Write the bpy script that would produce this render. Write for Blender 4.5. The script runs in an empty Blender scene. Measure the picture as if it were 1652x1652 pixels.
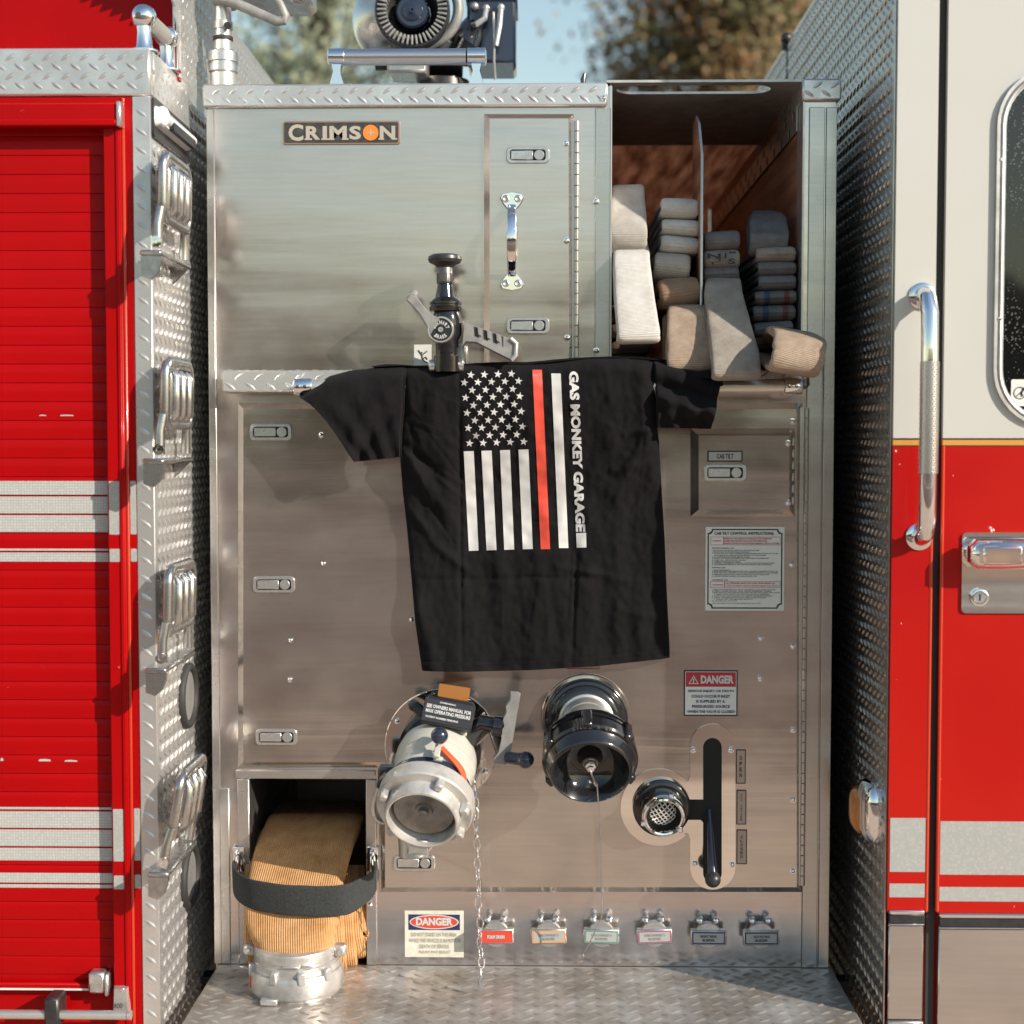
import bpy, bmesh, math, random
from mathutils import Vector, Matrix, Euler, noise
from mathutils.geometry import tessellate_polygon
random.seed(7)
R = math.radians
scene = bpy.context.scene
col = scene.collection

# ------------------------------------------------------------------ camera, sky, sun, exposure
FPX = 2400.0
CAM = Vector((0.0, -3.0, 1.57))
YAW, PITCH = R(1.05), R(2.72)
cd = bpy.data.cameras.new("camera"); cam = bpy.data.objects.new("camera", cd); col.objects.link(cam)
cam.location = CAM
cam.rotation_euler = Euler((R(90) - PITCH, 0, YAW))
cd.sensor_width = 36; cd.lens = 36 * FPX / 1652.0
cd.clip_start = 0.05; cd.clip_end = 6000
cd.dof.use_dof = True; cd.dof.focus_distance = 2.97; cd.dof.aperture_fstop = 2.1
scene.camera = cam
SUN = Vector((1.47, -1.0, 0.85)).normalized()
world = bpy.data.worlds.new("World"); scene.world = world; world.use_nodes = True
wn = world.node_tree.nodes; wl = world.node_tree.links
bg = wn["Background"]
sky = wn.new("ShaderNodeTexSky"); sky.sky_type = 'NISHITA'; sky.sun_disc = False
sky.sun_elevation = math.asin(SUN.z)
sky.sun_rotation = math.atan2(SUN.x, SUN.y)
sky.air_density = 1.6; sky.dust_density = 0.45; sky.ozone_density = 1.0
wl.new(sky.outputs[0], bg.inputs[0]); bg.inputs[1].default_value = 0.128
sd = bpy.data.lights.new("sun", 'SUN'); sd.energy = 5.0; sd.angle = R(0.53); sd.color = (1.0, 0.89, 0.77)
sun = bpy.data.objects.new("sun", sd); col.objects.link(sun)
sun.rotation_euler = SUN.to_track_quat('Z', 'Y').to_euler(); sun.location = SUN * 20
scene.view_settings.view_transform = 'Standard'; scene.view_settings.look = 'None'
scene.view_settings.exposure = 0.36; scene.view_settings.gamma = 1.0

CR = Euler((R(90) - PITCH, 0, YAW)).to_matrix()
def ray(px, py): return CR @ Vector(((px - 826) / FPX, -(py - 826) / FPX, -1))
def at(px, py, y):                     # point of the photo on the plane at depth y
    d = ray(px, py); t = (y - CAM.y) / d.y; return CAM + d * t
def atx(px, py, x):                    # point of the photo on the plane at x
    d = ray(px, py); t = (x - CAM.x) / d.x; return CAM + d * t
def X(px, py=826, y=0.0): return at(px, py, y).x
def Z(py, px=826, y=0.0): return at(px, py, y).z

# ------------------------------------------------------------------ materials
M = {}
def newmat(name):
    m = bpy.data.materials.new(name); m.use_nodes = True
    nt = m.node_tree; return m, nt, nt.nodes, nt.links, nt.nodes["Principled BSDF"]
def rgb(c): return (c[0], c[1], c[2], 1)
def mk(name, c, rough=0.5, metal=0.0, c2=None, ns=40, nd=3, bump=0, bs=200, bd=0.001, coat=0, rv=0.0, spec=None,
       stretch=(1, 1, 1), lo=0.35, hi=0.65, specks=0, speck_col=(0.8, 0.78, 0.75), speck_scale=90):
    m, nt, n, l, b = newmat(name)
    b.inputs['Base Color'].default_value = rgb(c); b.inputs['Roughness'].default_value = rough
    b.inputs['Metallic'].default_value = metal
    if coat: b.inputs['Coat Weight'].default_value = coat; b.inputs['Coat Roughness'].default_value = 0.06
    if spec is not None: b.inputs['Specular IOR Level'].default_value = spec
    tc = n.new('ShaderNodeTexCoord'); mp = n.new('ShaderNodeMapping'); mp.inputs['Scale'].default_value = stretch
    l.new(tc.outputs['Object'], mp.inputs['Vector'])
    colout = None
    if c2 is not None or rv:
        nz = n.new('ShaderNodeTexNoise'); nz.inputs['Scale'].default_value = ns; nz.inputs['Detail'].default_value = nd
        nz.inputs['Roughness'].default_value = 0.62
        l.new(mp.outputs[0], nz.inputs['Vector'])
        mr = n.new('ShaderNodeMapRange'); mr.inputs[1].default_value = lo; mr.inputs[2].default_value = hi
        l.new(nz.outputs['Fac'], mr.inputs[0])
        if c2 is not None:
            mx = n.new('ShaderNodeMix'); mx.data_type = 'RGBA'
            mx.inputs[6].default_value = rgb(c); mx.inputs[7].default_value = rgb(c2)
            l.new(mr.outputs[0], mx.inputs[0]); colout = mx.outputs[2]
        if rv:
            m2 = n.new('ShaderNodeMapRange'); m2.inputs[3].default_value = max(0.02, rough - rv); m2.inputs[4].default_value = rough + rv
            l.new(mr.outputs[0], m2.inputs[0]); l.new(m2.outputs[0], b.inputs['Roughness'])
    if specks:
        vz = n.new('ShaderNodeTexNoise'); vz.inputs['Scale'].default_value = speck_scale; vz.inputs['Detail'].default_value = 4
        vz.inputs['Roughness'].default_value = 0.7
        l.new(tc.outputs['Object'], vz.inputs['Vector'])
        ms = n.new('ShaderNodeMapRange'); ms.inputs[1].default_value = specks; ms.inputs[2].default_value = specks + 0.015
        l.new(vz.outputs['Fac'], ms.inputs[0])
        mx = n.new('ShaderNodeMix'); mx.data_type = 'RGBA'
        if colout: l.new(colout, mx.inputs[6])
        else: mx.inputs[6].default_value = rgb(c)
        mx.inputs[7].default_value = rgb(speck_col); l.new(ms.outputs[0], mx.inputs[0]); colout = mx.outputs[2]
    if colout: l.new(colout, b.inputs['Base Color'])
    if bump:
        bz = n.new('ShaderNodeTexNoise'); bz.inputs['Scale'].default_value = bs; bz.inputs['Detail'].default_value = 3
        l.new(mp.outputs[0], bz.inputs['Vector'])
        bn = n.new('ShaderNodeBump'); bn.inputs['Strength'].default_value = bump; bn.inputs['Distance'].default_value = bd
        l.new(bz.outputs['Fac'], bn.inputs['Height']); l.new(bn.outputs[0], b.inputs['Normal'])
    M[name] = m; return m

def steel(name, c, rough, wav, grain, metal=0.9, dirt=0.12, grain_stretch=(5, 5, 900), streak=0.0):
    m, nt, n, l, b = newmat(name)
    b.inputs['Metallic'].default_value = metal
    b.inputs['Anisotropic'].default_value = 0.0
    tg = n.new('ShaderNodeTangent'); tg.direction_type = 'RADIAL'; tg.axis = 'Z'
    l.new(tg.outputs[0], b.inputs['Tangent'])
    tc = n.new('ShaderNodeTexCoord')
    def nz(scale, st, det=3):
        mp = n.new('ShaderNodeMapping'); mp.inputs['Scale'].default_value = st; l.new(tc.outputs['Object'], mp.inputs[0])
        z = n.new('ShaderNodeTexNoise'); z.inputs['Scale'].default_value = scale; z.inputs['Detail'].default_value = det
        l.new(mp.outputs[0], z.inputs[0]); return z.outputs['Fac']
    big = nz(1.0, (0.9, 1, 7.0), 2); gr = nz(1.0, grain_stretch, 2); sm = nz(6.0, (1, 1, 1.6), 8); sc = nz(1.0, (9, 9, 160), 3)
    def mrange(src, a, b_, c_, d_):
        r = n.new('ShaderNodeMapRange'); r.inputs[1].default_value = a; r.inputs[2].default_value = b_
        r.inputs[3].default_value = c_; r.inputs[4].default_value = d_; l.new(src, r.inputs[0]); return r.outputs[0]
    v = mrange(sm, 0.3, 0.7, 1 - dirt, 1.0); v2 = mrange(sc, 0.3, 0.7, 0.95, 1.03)
    mu = n.new('ShaderNodeMath'); mu.operation = 'MULTIPLY'; l.new(v, mu.inputs[0]); l.new(v2, mu.inputs[1])
    mx = n.new('ShaderNodeMix'); mx.data_type = 'RGBA'; mx.inputs[6].default_value = (0, 0, 0, 1); mx.inputs[7].default_value = rgb(c)
    l.new(mu.outputs[0], mx.inputs[0]); l.new(mx.outputs[2], b.inputs['Base Color'])
    l.new(mrange(sm, 0.3, 0.75, rough * 0.75, rough * 1.4), b.inputs['Roughness'])
    b1 = n.new('ShaderNodeBump'); b1.inputs['Strength'].default_value = 1.0; b1.inputs['Distance'].default_value = wav; l.new(big, b1.inputs['Height'])
    b2 = n.new('ShaderNodeBump'); b2.inputs['Strength'].default_value = 1.0; b2.inputs['Distance'].default_value = grain; l.new(gr, b2.inputs['Height'])
    nrm = b1.outputs[0]
    if streak:                                   # long shallow ripples left by rolling and polishing
        mp = n.new('ShaderNodeMapping'); mp.inputs['Scale'].default_value = (0.55, 1, 26); mp.inputs['Rotation'].default_value = (0, R(1.5), 0)
        wz = n.new('ShaderNodeTexNoise'); wz.inputs['Scale'].default_value = 0.9; wz.inputs['Detail'].default_value = 1; l.new(tc.outputs['Object'], wz.inputs[0])
        ad = n.new('ShaderNodeMix'); ad.data_type = 'RGBA'; ad.blend_type = 'ADD'; ad.inputs[0].default_value = 0.10; l.new(tc.outputs['Object'], ad.inputs[6]); l.new(wz.outputs['Color'], ad.inputs[7])
        l.new(ad.outputs[2], mp.inputs[0]); st = n.new('ShaderNodeTexNoise'); st.inputs['Scale'].default_value = 1; st.inputs['Detail'].default_value = 3; l.new(mp.outputs[0], st.inputs[0])
        b3 = n.new('ShaderNodeBump'); b3.inputs['Strength'].default_value = 1.0; b3.inputs['Distance'].default_value = streak * 8; l.new(st.outputs['Fac'], b3.inputs['Height']); l.new(nrm, b3.inputs['Normal']); nrm = b3.outputs[0]
    l.new(nrm, b2.inputs['Normal']); l.new(b2.outputs[0], b.inputs['Normal'])
    M[name] = m; return m

steel('panel_steel', (0.66, 0.615, 0.57), 0.155, 0.0024, 0.00002, metal=0.94, dirt=0.22, streak=0.000055)
steel('panel_upper', (0.665, 0.602, 0.575), 0.165, 0.0020, 0.00002, metal=0.93, dirt=0.18, streak=0.000014)
steel('post_alu', (0.56, 0.545, 0.52), 0.24, 0.0010, 0.00002, metal=0.88)
steel('mirror_steel', (0.90, 0.85, 0.79), 0.07, 0.0012, 0.0, metal=1.0, dirt=0.06)
steel('cab_steel', (0.62, 0.60, 0.58), 0.13, 0.001, 0.00001, metal=0.95)
mk('tread_alu', (0.68, 0.68, 0.67), 0.30, 0.72, c2=(0.56, 0.555, 0.545), ns=14, rv=0.06, bump=0.12, bs=260, bd=0.0006)
mk('tread_floor', (0.62, 0.58, 0.54), 0.38, 0.62, c2=(0.30, 0.26, 0.22), ns=11, nd=9, lo=.36, hi=.66, rv=0.08, bump=0.2, bs=300, bd=0.0006)
mk('tread_dark', (0.62, 0.59, 0.56), 0.26, 0.95, c2=(0.42, 0.40, 0.375), ns=9, nd=5, rv=0.06, bump=0.15, bs=260, bd=0.0006)
mk('coupling_alu', (0.58, 0.57, 0.55), 0.34, 0.62, c2=(0.26, 0.25, 0.24), ns=22, nd=9, lo=0.44, hi=0.8, bump=0.15, bs=300, bd=0.0006)
mk('step_alu', (0.52, 0.52, 0.51), 0.25, 0.93, c2=(0.34, 0.34, 0.335), ns=40, nd=6, rv=0.06, bump=0.12, bs=400, bd=0.0005)
mk('cast_alu', (0.66, 0.66, 0.65), 0.33, 0.88, c2=(0.50, 0.50, 0.49), ns=50, rv=0.07, bump=0.1, bs=500, bd=0.0005)
mk('alu_dull', (0.62, 0.61, 0.59), 0.42, 0.75, c2=(0.45, 0.44, 0.42), ns=30, bump=0.12, bs=400, bd=0.0005)
mk('chrome', (0.86, 0.86, 0.87), 0.06, 1.0, rv=0.03, ns=8)
mk('knurl', (0.66, 0.64, 0.63), 0.3, 1.0)
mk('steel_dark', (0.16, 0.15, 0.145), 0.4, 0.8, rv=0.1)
mk('red_paint', (0.36, 0.001, 0.0025), 0.38, 0, c2=(0.31, 0.001, 0.002), ns=3, coat=0.04, spec=0.12, bump=0.02, bs=4, bd=0.004, specks=0.735, speck_scale=50, speck_col=(0.75, 0.62, 0.58))
mk('red_cab', (0.41, 0.009, 0.004), 0.34, 0, c2=(0.34, 0.002, 0.003), ns=1.6, coat=0.14, spec=0.2, bump=0.02, bs=3, bd=0.004, specks=0.715, speck_scale=48, speck_col=(0.8, 0.68, 0.6))
mk('red_highlight', (0.50, 0.035, 0.01), 0.3, 0, coat=0.6)  # lighter red paints in the highlight along track and panel edges
mk('white_paint', (0.50, 0.505, 0.475), 0.3, 0, c2=(0.48, 0.48, 0.45), ns=2, coat=0.4)
mk('gold', (0.62, 0.30, 0.06), 0.35, 0.2)
mk('black_gloss', (0.012, 0.012, 0.014), 0.14, 0, coat=0.5, rv=0.05, ns=30)
mk('black_satin', (0.018, 0.018, 0.019), 0.38, 0, c2=(0.03, 0.03, 0.03), ns=60, bump=0.1, bs=500, bd=0.0004)
mk('navy_gloss', (0.018, 0.025, 0.05), 0.2, 0, coat=0.4)
mk('rubber', (0.022, 0.021, 0.021), 0.65)
mk('dark_void', (0.008, 0.008, 0.008), 0.8)  # near-black, stands in for unlit depth
mk('grey_plastic', (0.20, 0.205, 0.20), 0.5, 0.15, c2=(0.29, 0.29, 0.28), ns=40, bump=0.15, bs=500, bd=0.0005)
mk('valve_grey', (0.56, 0.56, 0.50), 0.34, 0.1, c2=(0.48, 0.48, 0.43), ns=20, coat=0.3)
mk('valve_lip', (0.60, 0.59, 0.56), 0.34, 0.45, c2=(0.17, 0.165, 0.155), ns=20, nd=9, lo=0.46, hi=0.82, bump=0.12, bs=300, bd=0.0005)
mk('valve_face', (0.30, 0.29, 0.275), 0.36, 0.8, c2=(0.17, 0.16, 0.15), ns=25, nd=5)
mk('lever_red', (0.62, 0.10, 0.035), 0.45)
mk('label_white', (0.62, 0.64, 0.61), 0.4, 0, c2=(0.68, 0.69, 0.64), ns=20)
mk('label_worn', (0.70, 0.69, 0.60), 0.5, 0, c2=(0.56, 0.54, 0.45), ns=40, nd=6)
mk('label_grey', (0.36, 0.37, 0.365), 0.45)
mk('label_steel', (0.40, 0.35, 0.31), 0.35, 0.7)
mk('ink_black', (0.012, 0.013, 0.018), 0.5)
mk('ink_faded', (0.20, 0.20, 0.19), 0.5)
mk('ink_white', (0.53, 0.535, 0.53), 0.5)
mk('ink_red', (0.40, 0.02, 0.03), 0.45)
mk('ink_pink', (0.62, 0.33, 0.34), 0.5)
mk('ink_orange_red', (0.58, 0.06, 0.035), 0.45)
mk('ink_orange', (0.75, 0.27, 0.05), 0.45)
mk('ink_green', (0.10, 0.26, 0.20), 0.45)
mk('ink_plum', (0.33, 0.10, 0.16), 0.45)
mk('ink_navy', (0.02, 0.028, 0.10), 0.45)
mk('badge_dark', (0.045, 0.045, 0.048), 0.35, 0.4, c2=(0.09, 0.085, 0.08), ns=120)
mk('copper', (0.42, 0.28, 0.21), 0.35, 0.7)
mk('badge_orange', (0.80, 0.22, 0.03), 0.4)
mk('cream', (0.45, 0.41, 0.345), 0.4, 0.2)
mk('amber', (0.55, 0.16, 0.01), 0.15, 0, coat=0.6)
mk('amber_tag', (0.33, 0.13, 0.025), 0.35, 0.3)
mk('lens_white', (0.85, 0.86, 0.86), 0.1, 0, coat=0.8)
mk('plywood', (0.50, 0.25, 0.15), 0.5, 0, c2=(0.22, 0.095, 0.055), ns=5, nd=7, stretch=(1, 0.45, 7), coat=0.1)
mk('ground_mat', (0.14, 0.078, 0.052), 0.9, 0, c2=(0.105, 0.058, 0.04), ns=1.2, nd=8)
mk('line_paint', (0.75, 0.74, 0.70), 0.8, 0, c2=(0.6, 0.58, 0.54), ns=3)
mk('concrete', (0.52, 0.39, 0.29), 0.9, 0, c2=(0.40, 0.30, 0.225), ns=1.5, nd=8)
mk('asphalt', (0.085, 0.05, 0.038), 0.9, 0, c2=(0.06, 0.036, 0.029), ns=2, nd=6)
mk('orange_strip', (0.40, 0.19, 0.08), 0.95, 0, c2=(0.28, 0.14, 0.06), ns=3, nd=6)
mk('wood_far', (0.13, 0.10, 0.07), 0.9, 0, c2=(0.21, 0.13, 0.08), ns=0.3, nd=4)
mk('pole_alu', (0.66, 0.64, 0.60), 0.35, 0.8, rv=0.05)
mk('gun_silver', (0.60, 0.58, 0.54), 0.28, 0.85, rv=0.06, ns=10)
mk('strap', (0.016, 0.019, 0.021), 0.9, 0, c2=(0.036, 0.041, 0.043), ns=300, bump=0.7, bs=420, bd=0.0015)
mk('thread', (0.013, 0.0125, 0.0135), 0.9, spec=0.1)
mk('bark', (0.10, 0.075, 0.055), 0.9, 0, c2=(0.06, 0.045, 0.035), ns=12, bump=0.6, bs=30, bd=0.02)

def tape():
    m, nt, n, l, b = newmat('reflective_white')
    tc = n.new('ShaderNodeTexCoord'); vo = n.new('ShaderNodeTexVoronoi'); vo.inputs['Scale'].default_value = 190
    vo.feature = 'DISTANCE_TO_EDGE'; vo.inputs['Randomness'].default_value = 0.12
    l.new(tc.outputs['Object'], vo.inputs['Vector'])
    mr = n.new('ShaderNodeMapRange'); mr.inputs[1].default_value = 0.05; mr.inputs[2].default_value = 0.22; l.new(vo.outputs['Distance'], mr.inputs[0])
    mx = n.new('ShaderNodeMix'); mx.data_type = 'RGBA'; mx.inputs[6].default_value = (0.33, 0.34, 0.325, 1); mx.inputs[7].default_value = (0.49, 0.50, 0.48, 1)
    l.new(mr.outputs[0], mx.inputs[0]); l.new(mx.outputs[2], b.inputs['Base Color']); b.inputs['Roughness'].default_value = 0.4
    M['reflective_white'] = m
tape()

def hosecloth(name, c, c2, ns=9, weave=2300, bd=0.0005, stripes=None, ribs=0):
    """woven jacket: 'across' / 'along' attributes run over the hose"""
    m, nt, n, l, b = newmat(name); b.inputs['Roughness'].default_value = 0.85; b.inputs['Specular IOR Level'].default_value = 0.2
    tc = n.new('ShaderNodeTexCoord')
    nz = n.new('ShaderNodeTexNoise'); nz.inputs['Scale'].default_value = ns * 1.6; nz.inputs['Detail'].default_value = 10; nz.inputs['Roughness'].default_value = 0.72
    l.new(tc.outputs['Object'], nz.inputs['Vector'])
    mr = n.new('ShaderNodeMapRange'); mr.inputs[1].default_value = 0.38; mr.inputs[2].default_value = 0.66; l.new(nz.outputs['Fac'], mr.inputs[0])
    mx = n.new('ShaderNodeMix'); mx.data_type = 'RGBA'; mx.inputs[6].default_value = rgb(c); mx.inputs[7].default_value = rgb(c2); l.new(mr.outputs[0], mx.inputs[0])
    out = mx.outputs[2]
    ac = n.new('ShaderNodeAttribute'); ac.attribute_name = 'across'
    al = n.new('ShaderNodeAttribute'); al.attribute_name = 'along'
    def sinw(src, k):
        a = n.new('ShaderNodeMath'); a.operation = 'MULTIPLY'; a.inputs[1].default_value = k; l.new(src, a.inputs[0])
        s = n.new('ShaderNodeMath'); s.operation = 'SINE'; l.new(a.outputs[0], s.inputs[0]); return s.outputs[0]
    def mth(op, a, b_):
        q = n.new('ShaderNodeMath'); q.operation = op
        for i, v in enumerate((a, b_)):
            if isinstance(v, (int, float)): q.inputs[i].default_value = v
            else: l.new(v, q.inputs[i])
        return q.outputs[0]
    if ribs: h = mth('ADD', sinw(ac.outputs['Fac'], ribs), mth('MULTIPLY', sinw(al.outputs['Fac'], weave), 0.15))
    else: h = mth('ADD', sinw(ac.outputs['Fac'], weave * 1.3), sinw(al.outputs['Fac'], weave))
    bn = n.new('ShaderNodeBump'); bn.inputs['Distance'].default_value = bd; bn.inputs['Strength'].default_value = 0.8
    l.new(h, bn.inputs['Height']); l.new(bn.outputs[0], b.inputs['Normal'])
    if ribs:
        g = n.new('ShaderNodeMapRange'); g.inputs[1].default_value = -1; g.inputs[2].default_value = -0.3; g.inputs[3].default_value = 0.80; g.inputs[4].default_value = 1; l.new(h, g.inputs[0])
        m3 = n.new('ShaderNodeMix'); m3.data_type = 'RGBA'; m3.blend_type = 'MULTIPLY'; m3.inputs[0].default_value = 1
        cc = n.new('ShaderNodeCombineColor')
        for i in range(3): l.new(g.outputs[0], cc.inputs[i])
        l.new(out, m3.inputs[6]); l.new(cc.outputs[0], m3.inputs[7]); out = m3.outputs[2]
    for (a0, a1, sc) in (stripes or []):
        c0 = mth('GREATER_THAN', ac.outputs['Fac'], a0); c1 = mth('LESS_THAN', ac.outputs['Fac'], a1); k = mth('MULTIPLY', c0, c1)
        m4 = n.new('ShaderNodeMix'); m4.data_type = 'RGBA'; l.new(mth('MULTIPLY', k, 0.8), m4.inputs[0]); l.new(out, m4.inputs[6]); m4.inputs[7].default_value = rgb(sc); out = m4.outputs[2]
    l.new(out, b.inputs['Base Color']); M[name] = m
hosecloth('hose_white', (0.74, 0.73, 0.69), (0.54, 0.52, 0.48))
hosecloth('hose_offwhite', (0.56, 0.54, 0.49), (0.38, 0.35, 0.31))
hosecloth('hose_tan', (0.46, 0.36, 0.275), (0.30, 0.22, 0.16), ns=14)
hosecloth('hose_brown', (0.34, 0.25, 0.18), (0.26, 0.16, 0.10), ns=14)
hosecloth('hose_greytan', (0.42, 0.375, 0.32), (0.27, 0.24, 0.205), ns=12)
hosecloth('hose_grey', (0.225, 0.22, 0.22), (0.145, 0.14, 0.14), ns=14)
hosecloth('hose_striped', (0.23, 0.215, 0.20), (0.15, 0.14, 0.13), ns=14, stripes=[(-0.024, -0.012, (0.05, 0.09, 0.16)), (0.016, 0.027, (0.20, 0.05, 0.05))])
hosecloth('hose_dark', (0.12, 0.075, 0.055), (0.08, 0.06, 0.05), ns=12)
hosecloth('hose_yellow', (0.56, 0.325, 0.15), (0.40, 0.20, 0.075), ns=16, weave=900, bd=0.0007, ribs=1400)

def clothmat():
    m, nt, n, l, b = newmat('cloth_black'); b.inputs['Roughness'].default_value = 0.9; b.inputs['Specular IOR Level'].default_value = 0.06
    b.inputs['Sheen Weight'].default_value = 0.03; b.inputs['Sheen Roughness'].default_value = 0.5
    tc = n.new('ShaderNodeTexCoord'); nz = n.new('ShaderNodeTexNoise'); nz.inputs['Scale'].default_value = 700; nz.inputs['Detail'].default_value = 2
    l.new(tc.outputs['Object'], nz.inputs['Vector'])
    n2 = n.new('ShaderNodeTexNoise'); n2.inputs['Scale'].default_value = 22; n2.inputs['Detail'].default_value = 5; l.new(tc.outputs['Object'], n2.inputs['Vector'])
    mr = n.new('ShaderNodeMapRange'); mr.inputs[1].default_value = 0.3; mr.inputs[2].default_value = 0.7; l.new(n2.outputs['Fac'], mr.inputs[0])
    mx = n.new('ShaderNodeMix'); mx.data_type = 'RGBA'; mx.inputs[6].default_value = (0.0085, 0.008, 0.009, 1); mx.inputs[7].default_value = (0.011, 0.0103, 0.0115, 1)
    l.new(mr.outputs[0], mx.inputs[0]); l.new(mx.outputs[2], b.inputs['Base Color'])
    b1 = n.new('ShaderNodeBump'); b1.inputs['Strength'].default_value = 0.5; b1.inputs['Distance'].default_value = 0.0008; l.new(nz.outputs['Fac'], b1.inputs['Height'])
    b2 = n.new('ShaderNodeBump'); b2.inputs['Strength'].default_value = 0.6; b2.inputs['Distance'].default_value = 0.008; l.new(n2.outputs['Fac'], b2.inputs['Height'])
    l.new(b1.outputs[0], b2.inputs['Normal']); l.new(b2.outputs[0], b.inputs['Normal']); M['cloth_black'] = m
clothmat()

def glassmat():
    m, nt, n, l, b = newmat('window_glass'); b.inputs['Roughness'].default_value = 0.05; b.inputs['Coat Weight'].default_value = 0.4
    tc = n.new('ShaderNodeTexCoord'); vo = n.new('ShaderNodeTexVoronoi'); vo.inputs['Scale'].default_value = 170; l.new(tc.outputs['Object'], vo.inputs['Vector'])
    n2 = n.new('ShaderNodeTexNoise'); n2.inputs['Scale'].default_value = 12; l.new(tc.outputs['Object'], n2.inputs['Vector'])
    th = n.new('ShaderNodeMapRange'); th.inputs[1].default_value = 0.35; th.inputs[2].default_value = 0.75; th.inputs[3].default_value = 0.10; th.inputs[4].default_value = 0.36; l.new(n2.outputs['Fac'], th.inputs[0])
    lt = n.new('ShaderNodeMath'); lt.operation = 'LESS_THAN'; l.new(vo.outputs['Distance'], lt.inputs[0]); l.new(th.outputs[0], lt.inputs[1])
    mx = n.new('ShaderNodeMix'); mx.data_type = 'RGBA'; mx.inputs[6].default_value = (0.006, 0.007, 0.007, 1); mx.inputs[7].default_value = (0.10, 0.10, 0.095, 1)
    l.new(lt.outputs[0], mx.inputs[0]); l.new(mx.outputs[2], b.inputs['Base Color']); M['window_glass'] = m
glassmat()
def translucent_sheet():  # translucent brown sheet, made up to let light glow into the hose bed
    m, nt, n, l, b = newmat('translucent_brown'); tc = n.new('ShaderNodeTexCoord'); mp = n.new('ShaderNodeMapping'); mp.inputs['Scale'].default_value = (6, 0.6, 6)
    l.new(tc.outputs['Object'], mp.inputs[0]); nz = n.new('ShaderNodeTexNoise'); nz.inputs['Scale'].default_value = 6; nz.inputs['Detail'].default_value = 7; l.new(mp.outputs[0], nz.inputs[0])
    mr = n.new('ShaderNodeMapRange'); mr.inputs[1].default_value = 0.35; mr.inputs[2].default_value = 0.65; l.new(nz.outputs['Fac'], mr.inputs[0])
    mx = n.new('ShaderNodeMix'); mx.data_type = 'RGBA'; mx.inputs[6].default_value = (0.90, 0.50, 0.32, 1); mx.inputs[7].default_value = (0.46, 0.21, 0.12, 1); l.new(mr.outputs[0], mx.inputs[0])
    tr = n.new('ShaderNodeBsdfTranslucent'); l.new(mx.outputs[2], tr.inputs[0]); l.new(mx.outputs[2], b.inputs['Base Color']); b.inputs['Roughness'].default_value = 0.6
    ms = n.new('ShaderNodeMixShader'); ms.inputs[0].default_value = 0.75; l.new(b.outputs[0], ms.inputs[1]); l.new(tr.outputs[0], ms.inputs[2]); l.new(ms.outputs[0], n['Material Output'].inputs[0]); M['translucent_brown'] = m
translucent_sheet()

def leafmat(name, a, b_):
    m, nt, n, l, b = newmat(name); b.inputs['Roughness'].default_value = 0.6
    tc = n.new('ShaderNodeTexCoord'); nz = n.new('ShaderNodeTexNoise'); nz.inputs['Scale'].default_value = 1.6; nz.inputs['Detail'].default_value = 5
    l.new(tc.outputs['Object'], nz.inputs['Vector'])
    mr = n.new('ShaderNodeMapRange'); mr.inputs[1].default_value = 0.4; mr.inputs[2].default_value = 0.62; l.new(nz.outputs['Fac'], mr.inputs[0])
    mx = n.new('ShaderNodeMix'); mx.data_type = 'RGBA'; mx.inputs[6].default_value = rgb(a); mx.inputs[7].default_value = rgb(b_)
    l.new(mr.outputs[0], mx.inputs[0]); l.new(mx.outputs[2], b.inputs['Base Color']); M[name] = m
leafmat('leaf_olive', (0.20, 0.24, 0.15), (0.31, 0.34, 0.23))
leafmat('leaf_autumn', (0.13, 0.13, 0.055), (0.30, 0.16, 0.08))

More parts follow.
